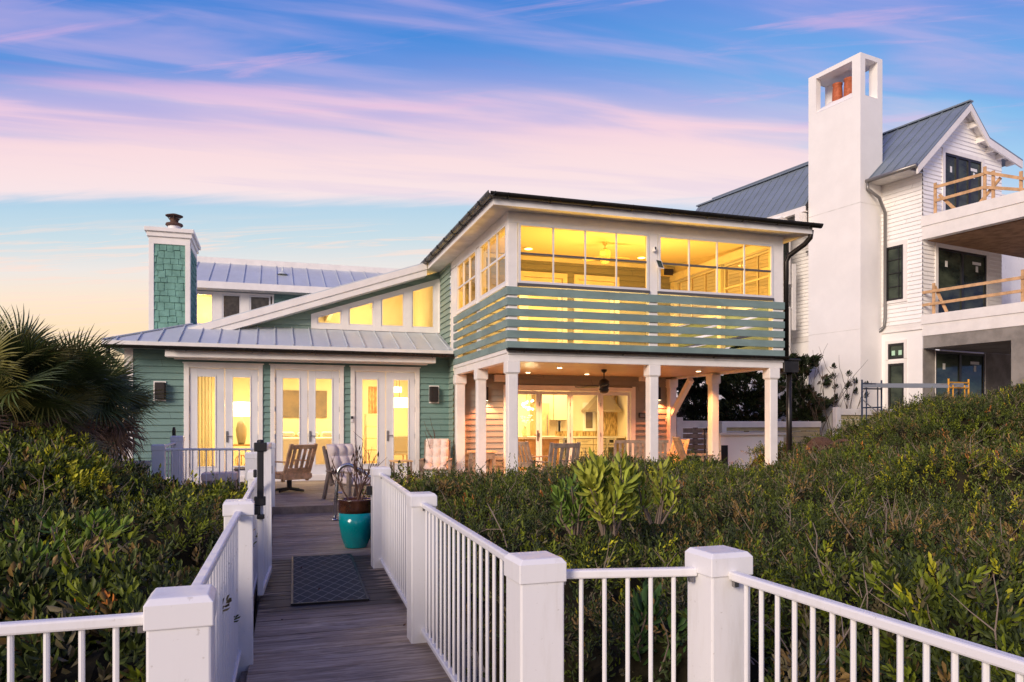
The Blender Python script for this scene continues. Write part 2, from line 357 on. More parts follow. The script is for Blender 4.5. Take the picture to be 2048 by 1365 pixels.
def lattice_mat():
    m = mat('lattice_mat', (.05, .09, .10), .85); t = NT(m.node_tree); b = t.n['Principled BSDF']
    P = t.sep(t.new('ShaderNodeTexCoord').outputs['Object'])
    x = t.math('MULTIPLY', P[0], 24.0); y = t.math('MULTIPLY', P[1], 12.0)
    a = t.math('ADD', t.math('SINE', t.math('ADD', x, y)), 0.0); d = t.math('SINE', t.math('SUBTRACT', x, y))
    l1 = t.smooth(t.math('ABSOLUTE', a), .22, .08); l2 = t.smooth(t.math('ABSOLUTE', d), .22, .08)
    n = t.noise(t.new('ShaderNodeTexCoord').outputs['Object'], 5, 4)
    bc = t.mix(n, (.018, .027, .028, 1), (.045, .050, .046, 1))
    c = t.mix(t.math('MULTIPLY', t.math('MAXIMUM', l1, l2), .6), bc, (.24, .25, .22, 1)); t.l.new(c, b.inputs['Base Color'])
    return m
M['lattice'] = lattice_mat()
def ceilwood():
    m = mat('tongue_groove_ceiling', (.62, .45, .24), .35); t = NT(m.node_tree); b = t.n['Principled BSDF']
    tc = t.new('ShaderNodeTexCoord').outputs['Object']; P = t.sep(tc)
    fr = t.math('FRACT', t.math('MULTIPLY', P[1], 8.0)); g = t.smooth(fr, .0, .08); idx = t.math('FLOOR', t.math('MULTIPLY', P[1], 8.0))
    n = t.noise(t.xyz(t.math('MULTIPLY', P[0], .6), t.math('MULTIPLY', idx, 3.7), 0.0), 1.0, 2)
    c = t.mix(n, (.42, .30, .17, 1), (.74, .56, .34, 1)); c = t.mix(g, (.2, .12, .05, 1), c); t.l.new(c, b.inputs['Base Color'])
    return m
M['ceilwood'] = ceilwood()
def stripe_mat():
    m = mat('striped_fabric', (.5, .5, .4), .9); t = NT(m.node_tree); b = t.n['Principled BSDF']
    P = t.sep(t.new('ShaderNodeTexCoord').outputs['Object']); f = t.math('FRACT', t.math('MULTIPLY', P[0], 5.2))
    c = t.ramp(f, [(0, (.42, .44, .36, 1)), (.45, (.55, .53, .42, 1)), (.5, (.1, .13, .1, 1)), (.56, (.62, .5, .28, 1)), (.8, (.3, .33, .24, 1)), (.86, (.6, .56, .42, 1))], 'CONSTANT')
    t.l.new(c, b.inputs['Base Color']); return m
M['stripe'] = stripe_mat()
def leaky_glass():
    return M['glass']

# ---------------------------------------------------------------- lap siding with openings
def clip(poly, a, b, c):
    """keep a*u+b*z+c >= 0"""
    out = []
    for i, p in enumerate(poly):
        q = poly[(i+1) % len(poly)]; dp = a*p[0]+b*p[1]+c; dq = a*q[0]+b*q[1]+c
        if dp >= 0: out.append(p)
        if (dp >= 0) != (dq >= 0):
            k = dp/(dp-dq); out.append((p[0]+(q[0]-p[0])*k, p[1]+(q[1]-p[1])*k))
    return out
def siding(mb, O, U, N, u0, u1, z0, z1, holes=(), clips=(), h=.15, t=.03, zref=None):
    O, U, N = Vector(O), Vector(U), Vector(N); zref = z0 if zref is None else zref
    k = math.floor((z0-zref)/h)
    while zref+k*h < z1-1e-6:
        ca, cb = zref+k*h, zref+(k+1)*h; a, b = max(ca, z0), min(cb, z1)
        cuts = sorted({a, b} | {z for hh in holes for z in hh[2:4] if a < z < b})
        for za, zb in zip(cuts[:-1], cuts[1:]):
            spans = [(u0, u1)]
            for (ha, hb, hc, hd) in holes:
                if hc < zb-1e-6 and hd > za+1e-6:
                    ns = []
                    for s in spans:
                        if hb <= s[0] or ha >= s[1]: ns.append(s); continue
                        if ha > s[0]: ns.append((s[0], ha))
                        if hb < s[1]: ns.append((hb, s[1]))
                    spans = ns
            for sa, sb in spans:
                poly = [(sa, za), (sb, za), (sb, zb), (sa, zb)]
                for cl in clips:
                    poly = clip(poly, *cl)
                    if len(poly) < 3: break
                if len(poly) < 3: continue
                off = lambda z: t*(1-(z-ca)/h)
                pts = [O+U*u+N*off(z)+Vector((0, 0, z)) for u, z in poly]
                mb.quad(*[tuple(p) for p in pts])
                if abs(za-ca) < 1e-6:
                    bot = [p for p in poly if abs(p[1]-za) < 1e-6]
                    if len(bot) >= 2:
                        ua, ub = min(p[0] for p in bot), max(p[0] for p in bot); p0, p1 = O+U*ua+Vector((0, 0, za)), O+U*ub+Vector((0, 0, za))
                        mb.quad(tuple(p0), tuple(p1), tuple(p1+N*t), tuple(p0+N*t))
        k += 1
def ring(mb, x0, x1, z0, z1, y0, y1, w, wb=None, wt=None):
    """rectangular frame in the XZ plane"""
    wb = w if wb is None else wb; wt = w if wt is None else wt
    mb.box(x0, x0+w, y0, y1, z0, z1); mb.box(x1-w, x1, y0, y1, z0, z1)
    mb.box(x0+w, x1-w, y0, y1, z0, z0+wb); mb.box(x0+w, x1-w, y0, y1, z1-wt, z1)
# ================================================================ the beach house
YF = 18.75      # plane of the wall with the three double doors
XL, XR = -3.11, 4.32
YW = 18.2       # wall under the porch
YP, XP = 13.7, 10.62   # front plane and right end of the porch
DZ = .22        # house deck
house = thing('beach_house', 'teal two storey beach house with lit windows and a glazed corner porch', 'house', (4, 19, DZ))
NF = (0, -1, 0)
dr = []   # double doors: trim box from the picture
for tl, tr, ll, lr, sp, g in ((368, 525.6, 378.5, 516.6, 449.7, (395.4, 430, 466, 500)), (540.6, 687.5, 549.8, 679, 616, (566, 598.3, 631.4, 663.3)), (701, 838.7, 709.5, 830, 771.4, (724.8, 754.5, 787.5, 816))):
    X = lambda p: onY(p, 800, YF).x
    dr.append((X(tl), X(tr), X(ll), X(lr), X(sp), [X(q) for q in g]))
ZT, ZL, ZGT, ZGB, ZTH = 3.0, 2.89, 2.69, .60, .36
holes = [(d[0]+.02, d[1]-.02, DZ, ZT-.02) for d in dr]
mb = MB(); siding(mb, (0, YF, 0), (1, 0, 0), NF, XL, XR, DZ+.15, 3.42, holes, zref=DZ)
mb.build('front_wall', M['teal'], house)
mb = MB(); mb.box(XL-.09, XL+.09, YF-.035, YF+.09, DZ, 3.36); mb.build('corner_board', M['white'], house)
mb = MB(); mb.box(XL-.05, XL-.02, YF, 24.8, 0, 3.36); mb.build('side_wall', M['teal'], house)
mb = MB(); mb.box(XL, XR, YF-.03, YF, DZ-.2, DZ+.15); mb.build('skirt_board', M['white'], house)
mb = MB(); mb.box(XL+.1, XR, YF-.028, YF, 3.30, 3.40); mb.build('frieze_board', M['soffit'], house)
for i, (t0, t1, l0, l1, sp, g) in enumerate(dr):
    mb = MB(); y0, y1 = YF-.045, YF+.06
    mb.box(t0, l0, y0, y1, ZTH-.12, ZT); mb.box(l1, t1, y0, y1, ZTH-.12, ZT); mb.box(l0, l1, y0, y1, ZL+.006, ZT); mb.box(t0-.03, t1+.03, y0-.02, y1, ZT, ZT+.03)
    fr = mb.build('door_frame', M['white'], house, bevel=.006)
    mb = MB(); mb.box(t0, t1, YF-.13, YF+.1, DZ+.002, ZTH-.01); mb.build('threshold', M['white'], house)
    for k, (a, b, ga, gb) in enumerate(((l0, sp, g[0], g[1]), (sp, l1, g[2], g[3]))):
        a += .006; b -= .006; mb = MB(); ya, yb = YF-.01, YF+.04
        mb.box(a, ga, ya, yb, ZTH, ZL); mb.box(gb, b, ya, yb, ZTH, ZL); mb.box(ga, gb, ya, yb, ZTH, ZGB); mb.box(ga, gb, ya, yb, ZGT, ZL)
        ring(mb, ga-.03, gb+.03, ZGB-.03, ZGT+.03, ya-.014, ya, .03)
        lf = mb.build('door_leaf', M['doorwhite'], house, bevel=.004)
        mb = MB(); mb.quad((ga, YF+.015, ZGB), (gb, YF+.015, ZGB), (gb, YF+.015, ZGT), (ga, YF+.015, ZGT)); mb.build('glass', M['glass'], lf)
        hx = a-.012 if k == 0 else b+.012
        mb = MB()
        for hz in (.62, 1.28, 1.95, 2.66): mb.box(hx-.012, hx+.012, YF-.035, YF-.012, hz-.06, hz+.06)
        mb.build('hinge', M['nickel'], lf)
    # handle on the right leaf
    mb = MB(); hx = sp+.05; mb.box(hx-.022, hx+.022, YF-.03, YF-.011, 1.16, 1.42); mb.tube([(hx, YF-.03, 1.30), (hx, YF-.07, 1.30), (hx+.12, YF-.07, 1.30)], .011)
    mb.build('handle', M['nickel'], lf, bevel=.004)

# --- low hipped metal roof over the doors
YE, ZE = 18.2, 3.43; YT, ZTOP = 19.85, 4.04; XE = -3.55; XTL = -1.9
sl = (ZTOP-ZE)/(YT-YE)
rp = MB(); xr = XR-.02
rp.prism([(XE, YE, ZE), (xr, YE, ZE), (xr, YT, ZTOP), (XTL, YT, ZTOP)], (0, 0, -.03))
rp.prism([(XE, YE, ZE), (XTL, YT, ZTOP), (XTL, 24.8, ZTOP), (XE, 24.8, ZE)], (0, 0, -.03))
lowroof = rp.build('metal_roof', M['zinc'], house)
sm = MB()
x = XE+.28
while x < xr:
    yt = YT if x > XTL else YE+(x-XE)*(YT-YE)/(XTL-XE)
    zt = ZE+(yt-YE)*sl
    xs = x
    sm.bar((xs, YE-.01, ZE+.012), (xs, yt, zt+.012), .022, .034)
    x += .415
sm.bar((XE, YE, ZE+.015), (XTL, YT, ZTOP+.015), .09, .03)
sm.build('roof_seam', M['zinc'], lowroof)
fa = MB(); XJ = -2.2
fa.box(XE, XR-.02, YE-.02, YE+.01, ZE-.10, ZE-.012)
fa.box(XE-.0, XE+.03, YE+.012, 24.8, ZE-.10, ZE-.03)
fa.build('fascia', M['white'], house)
so_ = MB(); so_.box(XE+.04, XR-.02, YE+.012, YF, ZE-.13, ZE-.10); so_.build('eave_soffit', M['soffit'], house)
def gutter(name, a, b, drop=.0, r=.065, parent=None, brk=1.0):
    """half-round gutter from a to b with straps"""
    a, b = Vector(a), Vector(b); d = (b-a).normalized(); s = d.cross(Vector((0, 0, 1))); L = (b-a).length
    mb = MB(); n = 10; pr = [s*(r*math.cos(PI*k/n))+Vector((0, 0, -r*1.15*math.sin(PI*k/n))) for k in range(n+1)]
    pin = [p*.86 for p in pr][::-1]; pr = pr+pin
    mb.prism([tuple(a+p) for p in pr], d*L)
    g = mb.build(name, M['gutter'], parent, smooth=False)
    k = .35
    while k < L:
        mb = MB(); q = a+d*k; mb.tube([tuple(q+s*(r*1.12*math.cos(PI*j/8))+Vector((0, 0, -r*1.28*math.sin(PI*j/8)))) for j in range(9)], .008, 5); k += brk
        mb.build('gutter_strap', M['gutter'], g)
    return g
gutter('gutter', (XJ, YE-.105, ZE-.105), (XR-.03, YE-.105, ZE-.105), parent=house, brk=1.4, r=.08)
gutter('gutter', (XE, YE-.06, ZE-.10), (XJ-.01, YE-.06, ZE-.10), parent=house, brk=1.4)
mb = MB(); x0 = onY(331, 700, YE+.12).x; x1 = onY(870, 700, YE+.12).x
mb.box(x0, x1, YE+.02, YE+.3, ZE-.33, ZE-.175); mb.box(x0+.15, x1-.15, YE+.3, YE+.42, ZE-.36, ZE-.22); mb.build('light_cove', M['white'], house, bevel=.006)
dp = MB(); dp.tube([(XE+.13, YE-.04, ZE-.15), (XE+.13, YE-.02, ZE-.32), (XL-.16, YF-.08, ZE-.55), (XL-.16, YF-.08, DZ)], .045, 10); dp.build('downspout', M['gutter'], house, smooth=True)

# --- wall above, with four raked windows under the long shed roof
def rake_z(x): return 3.92+(x+1.84)*(5.84-3.92)/(3.86+1.84)
YU = 19.85; slope = (5.84-3.92)/(3.86+1.84)
wz0 = onY(750, 660, YU).z
trimL = onY(622, 640, YU).x; trimR = onY(880, 640, YU).x
def wtop(px, py): p = onY(px, py, YU); return p.x, p.z
ax, azz = wtop(622, 629); bx, bz = wtop(872, 560)
ws = (bz-azz)/(bx-ax)
trimtop = lambda x: azz+(x-ax)*ws
zb0 = onY(622, 658, YU).z
mb = MB(); ub = lambda u: 0
rclip = (slope, -1, 3.92+1.84*slope-.28)   # below the rake
siding(mb, (0, YU, 0), (1, 0, 0), NF, XTL-.6, XR, 3.8, 6.2, (), [rclip, (-ws, 1, -(azz-ax*ws))], zref=DZ)
siding(mb, (0, YU, 0), (1, 0, 0), NF, XTL-.6, trimL, 3.8, 6.2, (), [rclip, (ws, -1, (azz-ax*ws))], zref=DZ)
mb.build('clerestory_wall', M['sage'], house)
mb = MB()   # trim: sill, raked head, mullions
tw = .11; y0, y1 = YU-.05, YU+.05
def rakebox(mb, xa, xb, f0, f1, ya, yb):
    mb.prism([(xa, ya, f0(xa)), (xb, ya, f0(xb)), (xb, ya, f1(xb)), (xa, ya, f1(xa))], (0, yb-ya, 0))
pan = []
for pa, pb in ((634, 683), (697, 747), (762, 808), (823, 868)): pan.append((onY(pa, 640, YU).x, onY(pb, 640, YU).x))
zs = lambda x: zb0+.0; zs2 = lambda x: zb0+.13; ht = lambda x: trimtop(x)-.11; hT = lambda x: trimtop(x)
rakebox(mb, trimL, XR-.01, zs, zs2, y0, y1); rakebox(mb, trimL, XR-.01, ht, hT, y0, y1)
edges = [trimL]+[e for p in pan for e in p]+[XR-.01]
for k in range(0, len(edges), 2): rakebox(mb, edges[k], edges[k+1], zs2, lambda x: max(zs2(x)+.001, ht(x)), y0, y1)
mb.build('window_frame', M['white'], house)
for a, b in pan:
    mb = MB(); c = max(a, ax+(zb0+.24-azz)/ws)
    mb.quad((a, YU, zb0+.13), (b, YU, zb0+.13), (b, YU, ht(b)), (a, YU, max(zb0+.131, ht(a)))); pn = mb.build('window_pane', M['glass'], house)
    mb = MB(); ya, yb = YU-.03, YU-.005; f = .035
    rakebox(mb, a, b, lambda x: zb0+.13, lambda x: zb0+.13+f, ya, yb); rakebox(mb, b-f, b, lambda x: zb0+.13+f, lambda x: ht(x)-f, ya, yb)
    rakebox(mb, a, b, lambda x: max(zb0+.132, ht(x)-f), lambda x: max(zb0+.133, ht(x)), ya, yb)
    if ht(a) > zb0+.13+2*f: rakebox(mb, a, a+f, lambda x: zb0+.13+f, lambda x: ht(x)-f, ya, yb)
    mb.build('sash', M['frame_al'], pn)
# shed roof with white rake board
mb = MB(); xa, xb = -1.95, 3.88
mb.prism([(xa, YU-.4, rake_z(xa)), (xb, YU-.4, rake_z(xb)), (xb, YU-.4, rake_z(xb)+.03), (xa, YU-.4, rake_z(xa)+.03)], (0, 5.6, 0)); sr = mb.build('shed_roof', M['zinc'], house)
mb = MB()
for dz0, dz1, yy in ((-.17, -.002, YU-.43), (-.33, -.172, YU-.405)):
    mb.prism([(xa-.06, yy, rake_z(xa-.06)+dz0), (xb, yy, rake_z(xb)+dz0), (xb, yy, rake_z(xb)+dz1), (xa-.06, yy, rake_z(xa-.06)+dz1)], (0, .03, 0))
mb.build('rake_board', M['white'], house)
mb = MB(); mb.prism([(xa, YU-.37, rake_z(xa)-.33), (xb, YU-.37, rake_z(xb)-.33), (xb, YU-.37, rake_z(xb)-.30), (xa, YU-.37, rake_z(xa)-.30)], (0, .37, 0)); mb.build('rake_soffit', M['soffit'], house)

# --- upper floor at the back, behind the chimney
YB = 26.0; zeb = onY(500, 580, YB).z; ztb = zeb+1.25
mb = MB(); wlo, whi = onY(450, 648, YB).z, onY(450, 590, YB).z
X = lambda p: onY(p, 600, YB).x
bw = [(X(390), X(427)), (X(444), X(482)), (X(499), X(541))]
siding(mb, (0, YB, 0), (1, 0, 0), NF, -3.0, 5.8, 3.6, zeb, [(X(384), X(548), wlo-.02, whi+.06)], zref=DZ); mb.build('upper_back_wall', M['teal'], house)
mb = MB(); mb.box(-3.02, -3.0, YB, 31, 3.6, zeb); mb.build('upper_side_wall', M['teal'], house)
mb = MB(); ring(mb, X(384), X(548), wlo-.12, whi+.08, YB-.05, YB+.03, .06); 
for a, b in zip([p[1] for p in bw[:-1]], [p[0] for p in bw[1:]]): mb.box(a, b, YB-.04, YB+.03, wlo-.06, whi+.02)
mb.build('window_surround', M['white'], house)
for a, b in bw:
    mb = MB(); ring(mb, a, b, wlo-.06, whi+.02, YB-.03, YB+.02, .05); wf = mb.build('window', M['frame_al'], house)
    mb = MB(); mb.quad((a, YB, wlo), (b, YB, wlo), (b, YB, whi), (a, YB, whi)); mb.build('pane', M['glass'], wf)
mb = MB(); mb.prism([(-3.2, YB-.5, zeb+.1), (6.2, YB-.5, zeb+.1), (6.2, YB+2.2, ztb), (-3.2, YB+2.2, ztb)], (0, 0, -.05)); br = mb.build('upper_roof', M['zinc'], house)
mb = MB(); x = -3.0
while x < 6.1: mb.bar((x, YB-.5, zeb+.11), (x, YB+2.2, ztb+.01), .022, .04); x += .52
mb.build('roof_seam', M['zinc'], br)
mb = MB(); mb.box(-3.3, 6.2, YB-.56, YB-.52, zeb-.1, zeb+.12); mb.box(-3.3, 6.2, YB-.52, YB, zeb-.1, zeb-.05); mb.box(-3.2, 6.2, YB+2.2, YB+2.5, ztb-.1, ztb+.2); mb.box(-3.2, 6.2, YB+2.5, YB+4, zeb-1, ztb+.1); mb.build('roof_trim', M['white'], house)
p = onY(565, 560, YB+1.0); mb = MB(); vz = zeb+.1+1.5*(1.15/2.7); mb.tube([(p.x, YB+1, vz), (p.x, YB+1, vz+.28)], .028, 8); mb.lathe([(.17, 0), (.10, .07), (.03, .12)], p.x, YB+1, vz+.02, 12); mb.build('roof_vent', M['zinc'], house)

# --- shingled chimney
ch = [-2.92, -2.02, 20.5, 22.2]; zc1 = 6.20
mb = MB(); cy = .165; z = 3.2; r_ = random.Random(3)
def shingle_face(P0, U, N, w_, z0, z1):
    z = z0; row = 0
    while z < z1:
        u = 0
        while u < w_:
            sw = r_.uniform(.13, .24); a, b = u, min(w_, u+sw); dz = r_.choice([0, 0, .025, .05]); o = r_.uniform(.018, .034)
            zt = min(z+cy+.02, z1); zb = z-dz
            p = [P0+U*a+Vector((0, 0, zb))+N*o, P0+U*b+Vector((0, 0, zb))+N*o, P0+U*b+Vector((0, 0, zt))+N*.003, P0+U*a+Vector((0, 0, zt))+N*.003]
            mb.quad(*[tuple(q) for q in p]); q = [p[0], p[1], p[1]-N*o, p[0]-N*o]; mb.quad(*[tuple(x) for x in q])
            mb.quad(tuple(p[0]), tuple(p[3]), tuple(p[3]-N*.003), tuple(p[0]-N*o)); mb.quad(tuple(p[1]), tuple(p[2]), tuple(p[2]-N*.003), tuple(p[1]-N*o))
            u += sw+.012
        z += cy
shingle_face(Vector((ch[0], ch[2], 0)), Vector((1, 0, 0)), Vector((0, -1, 0)), ch[1]-ch[0], 3.0, zc1)
shingle_face(Vector((ch[1], ch[2], 0)), Vector((0, 1, 0)), Vector((1, 0, 0)), ch[3]-ch[2], 3.0, zc1)
mb.box(ch[0], ch[1]-.002, ch[2]+.002, ch[3], .2, zc1)
chim = mb.build('chimney', M['shingle'], house)
mb = MB()
for x, y in ((ch[0], ch[2]), (ch[1], ch[2])): mb.box(x-(.03 if x == ch[0] else .09), x+(.09 if x == ch[0] else .03), y-.035, y+.09, 3.0, zc1)
mb.box(ch[0]-.03, ch[1]+.03, ch[2]-.037, ch[3]+.03, zc1-.1, zc1+.08); mb.box(ch[1], ch[1]+.032, ch[3]-.09, ch[3]+.03, 3.0, zc1-.1)
mb.box(ch[0]-.07, ch[1]+.07, ch[2]-.08, ch[3]+.07, zc1+.08, zc1+.2); mb.box(ch[0]-.12, ch[1]+.12, ch[2]-.13, ch[3]+.12, zc1+.2, zc1+.3); mb.build('chimney_trim', M['white'], chim, bevel=.005)
cx, cy_ = (ch[0]+ch[1])/2+.04, (ch[2]+ch[3])/2-.3
mb = MB(); mb.lathe([(.155, 0), (.155, .2)], cx, cy_, zc1+.3, 20); mb.build('flue', M['white'], chim, smooth=False)
mb = MB(); mb.lathe([(.18, .2), (.215, .23), (.20, .27), (.10, .30), (.10, .38), (.12, .40)], cx, cy_, zc1+.3, 20); mb.lathe([(.21, .46), (.215, .475), (.08, .52), (.0, .53)], cx, cy_, zc1+.3, 20)
for k in range(4): a = k*PI/2; mb.tube([(cx+.1*math.cos(a), cy_+.1*math.sin(a), zc1+.66), (cx+.18*math.cos(a), cy_+.18*math.sin(a), zc1+.77)], .01, 5)
mb.build('flue_cap', M['wicker'], chim, smooth=False)

# ================================================================ the corner porch
ZC = 2.81       # underside of the beam
ZF0, ZF1 = 3.07, 4.25     # slats
ZW0, ZW1 = 4.33, 5.49     # windows
ZSO = 5.70      # soffit
YBK = 19.85
# floor structure, beams
mb = MB(); mb.box(XR, XP, YP, YP+.16, ZC, ZF0-.02); mb.box(XR, XR+.16, YP+.16, YW, ZC, ZF0-.02); mb.box(XP-.16, XP, YP+.16, YW, ZC, ZF0-.02)
mb.box(XR-.02, XR, YP-.02, YW, ZF0-.10, ZF0-.02); mb.box(XR-.02, XP+.02, YP-.02, YP, ZF0-.13, ZF0-.07)
mb.build('porch_beam', M['white'], house, bevel=.005)
mb = MB(); mb.box(XR+.16, XP-.16, YP+.16, YW, ZC+.05, ZC+.09); mb.build('porch_ceiling', M['ceilwood'], house)
mb = MB(); mb.box(XR+.17, XP-.17, YP+.17, YW, ZF0-.08, ZF0-.02); mb.build('upper_floor', M['inwood'], house)
gutter('porch_gutter', (XR-.05, YP-.09, ZF0-.01), (XP+.07, YP-.09, ZF0-.01), parent=house, r=.06, brk=2.1)
# columns
def column(x, y, z0=DZ, z1=ZC, w_=.2):
    mb = MB(); h = w_/2; mb.box(x-h, x+h, y-h, y+h, z0, z1); c = mb.build('porch_column', M['white'], house, bevel=.012)
    mb = MB(); mb.box(x-h-.03, x+h+.03, y-h-.03, y+h+.03, z1-.22, z1-.003); mb.box(x-h-.015, x+h+.015, y-h-.015, y+h+.015, z1-.24, z1-.22); mb.build('capital', M['white'], c, bevel=.006)
    mb = MB(); mb.box(x-h-.02, x+h+.02, y-h-.02, y+h+.02, z0+.002, z0+.2); mb.build('plinth', M['white'], c, bevel=.006)
    return c
hc = .1
column(XR+hc+.01, YP+hc+.01); xm = onY(1304.5, 800, YP+hc).x; column(xm, YP+hc+.01); column(XP-hc-.12, YP+hc+.01)
column(XR+hc+.01, onX(961, 800, XR+.1).y); column(XR+.12, YW-.12, w_=.22)
column(XP-hc-.12, onX(1428, 800, XP-.2).y); column(XP-hc-.12, YW-.1)
mb = MB(); px_, py_ = XP-.22, YW-.1; mb.bar((px_, py_+.05, 1.75), (px_+.0, py_-1.0, 2.75), .13, .13); mb.build('brace', M['white'], house)
mb = MB(); mb.tube([(XP+.28, YP+.15, 2.9), (XP+.28, YP+.15, DZ)], .06, 12); mb.tube([(XP+.45, YP-.36, 5.78), (XP+.45, YP-.33, 5.62), (XP+.40, YP-.2, 5.5), (XP+.2, YP+.05, 5.30), (XP+.16, YP+.1, 5.16), (XP+.16, YP+.1, 3.05)], .055, 12); mb.build('downspout', M['gutter'], house, smooth=True)
mb = MB(); mb.box(XP+.03, XP+.42, YP+.0, YP+.3, 2.72, 2.98); mb.box(XP+.0, XP+.45, YP-.03, YP+.33, 2.98, 3.03); mb.build('rain_head', M['gutter'], house, bevel=.01)
# slats
zt = ZF1; per = .2105; bh = .148
for k in range(6):
    z1 = zt-k*per; z0 = z1-bh if k else z1-.158
    mb = MB(); mb.box(XR-.03, XP+.03, YP-.03, YP-.002, z0, z1); mb.build('slat', M['slat'], house, bevel=.003)
    mb = MB(); mb.box(XR-.032, XR-.004, YP+.0, YW-.05, z0, z1); mb.build('slat', M['slat'], house, bevel=.003)
    mb = MB(); mb.box(XP+.004, XP+.032, YP+.0, YW, z0, z1); mb.build('slat', M['slat'], house, bevel=.003)
# posts of the glazed storey
def post(x0, x1, y0, y1, z0=ZF0-.02, z1=ZW1+.0): 
    mb = MB(); mb.box(x0, x1, y0, y1, z0, z1); return mb.build('porch_post', M['white'], house, bevel=.004)
xq = lambda p: onY(p, 500, YP).x
post(XR, xq(1035), YP, YP+.18); post(xq(1298.5), xq(1315.5), YP, YP+.14); post(xq(1546), XP-.0, YP, YP+.16)
yq = lambda p: onX(p, 500, XR).y
post(XR, XR+.14, yq(960)+.0, yq(953.5), ); post(XR, XR+.14, yq(914.5), YW+.35)
post(XP-.14, XP, YW-.1, YW+.1); post(XP-.14, XP, (YP+YW)/2-.08, (YP+YW)/2+.08)
# head beam and soffit
mb = MB(); mb.box(XR, XP, YP+.0, YP+.18, ZW1, ZSO); mb.box(XR, XR+.16, YP+.18, YBK+.2, ZW1+.02, ZSO); mb.box(XP-.16, XP, YP+.18, YBK, ZW1+.02, ZSO); mb.build('head_beam', M['white'], house)
OV = .415; ex0, ex1, ey0 = XR-OV, XP+OV+.02, YP-OV
mb = MB(); mb.box(ex0+.03, ex1-.03, ey0+.03, YP-.0, ZSO, ZSO+.03); mb.box(ex0+.03, XR, YP, YBK+.25, ZSO, ZSO+.03); mb.box(XP, ex1-.03, YP, YBK, ZSO, ZSO+.03); mb.build('porch_soffit', M['soffit'], house)
mb = MB(); mb.box(ex0, ex1, ey0, ey0+.03, ZSO-.02, ZSO+.14); mb.box(ex0, ex0+.03, ey0+.03, YBK+.25, ZSO-.02, ZSO+.14); mb.box(ex1-.03, ex1, ey0+.03, YBK, ZSO-.02, ZSO+.14); mb.build('porch_fascia', M['white'], house)
gutter('eave_gutter', (ex0-.1, ey0-.075, 5.88), (ex1+.16, ey0-.075, 5.88), parent=house, r=.075, brk=.85)
gutter('eave_gutter', (ex0-.075, YBK+.35, 5.885), (ex0-.075, ey0-.16, 5.885), parent=house, r=.075, brk=.75)
zr = 5.86; mb = MB(); xm_, ym_ = (ex0+ex1)/2, 17.6
c0, c1, c2, c3 = (ex0, ey0, zr), (ex1, ey0, zr), (ex1, 21.9, zr), (ex0, 21.9, zr)
r0, r1 = (xm_, ey0+3.55, zr+.62), (xm_, 21.9, zr+.62)
mb.prism([c0, c1, r0], (0, 0, -.02)); mb.prism([c1, c2, r1, r0], (0, 0, -.02)); mb.prism([c3, c0, r0, r1], (0, 0, -.02)); hr = mb.build('porch_roof', M['zinc'], house)
mb = MB()
x = ex0+.3
while x < ex1:
    k = min(x-ex0, ex1-x); yt = ey0+k; zt = zr+k*.62/3.55; mb.bar((x, ey0, zr+.015), (x, yt, zt+.015), .02, .03); x += .42
mb.build('roof_seam', M['zinc'], hr)
mb = MB()
for xa, xb in ((4.75, 5.6), (6.4, 8.0)):
    yy = ey0+.28; zz = zr+.30*.175+.05; mb.tube([(xa, yy, zz+.045), (xb, yy, zz+.045)], .009, 6)
    n = int((xb-xa)/.4)+1
    for k in range(n): x = xa+(xb-xa)*k/(n-1) if n > 1 else xa; mb.prism([(x-.04, yy, zz+.05), (x+.04, yy, zz+.05), (x, yy, zz-.01)], (0, .02, 0))
mb.build('snow_guard', M['steel'], hr)
mb = MB(); mb.box(ex0-.01, ex1+.01, ey0-.02, ey0+.06, zr, zr+.035); mb.build('drip_edge', M['zinc'], hr)

# glazing banks: (frame in a vertical plane), built along u
def bank(P0, U, N, u0, u1, z0, z1, bays, mid, name='window_bank', thick=.05):
    P0, U, N = Vector(P0), Vector(U), Vector(N)
    def bx(mb, a, b, za, zb, o0, o1):
        mb.prism([tuple(P0+U*a+N*o0+Vector((0, 0, za))), tuple(P0+U*b+N*o0+Vector((0, 0, za))), tuple(P0+U*b+N*o1+Vector((0, 0, za))), tuple(P0+U*a+N*o1+Vector((0, 0, za)))], (0, 0, zb-za))
    mb = MB(); f = .045
    bx(mb, u0, u0+f, z0, z1, -.05, .02); bx(mb, u1-f, u1, z0, z1, -.05, .02); bx(mb, u0+f, u1-f, z0, z0+f, -.05, .02); bx(mb, u0+f, u1-f, z1-f, z1, -.05, .02)
    wn = mb.build(name, M['frame_al'], house)
    a, b = u0+f, u1-f; zm = z0+(z1-z0)*mid
    for k in range(1, bays): mb = MB(); x = a+(b-a)*k/bays; bx(mb, x-.014, x+.014, z0+f, z1-f, -.03, .012); mb.build('mullion', M['frame_al'], wn)
    mb = MB(); bx(mb, a, b, zm-.02, zm+.02, -.035, .004); mb.build('mid_rail', M['frame_dk'] if abs(U.x) > .5 else M['frame_al'], wn)
    mb = MB(); q = lambda u, z: tuple(P0+U*u-N*.02+Vector((0, 0, z))); mb.quad(q(a, z0+f), q(b, z0+f), q(b, z1-f), q(a, z1-f)); mb.build('pane', M['screen'], wn)
    mb = MB(); bx(mb, u0-.02, u1+.02, z0-.06, z0-.003, -.05, .03); mb.build('sill', M['frame_dk'] if abs(U.x) > .5 else M['white'], wn)
bank((0, YP, 0), (1, 0, 0), (0, -1, 0), xq(1036.5), xq(1297), ZW0, ZW1, 4, .5)
bank((0, YP, 0), (1, 0, 0), (0, -1, 0), xq(1316.5), xq(1545), ZW0, ZW1, 4, .5)
bank((XR, 0, 0), (0, 1, 0), (-1, 0, 0), yq(1013.5), yq(960.5), ZW0, ZW1, 3, .5)
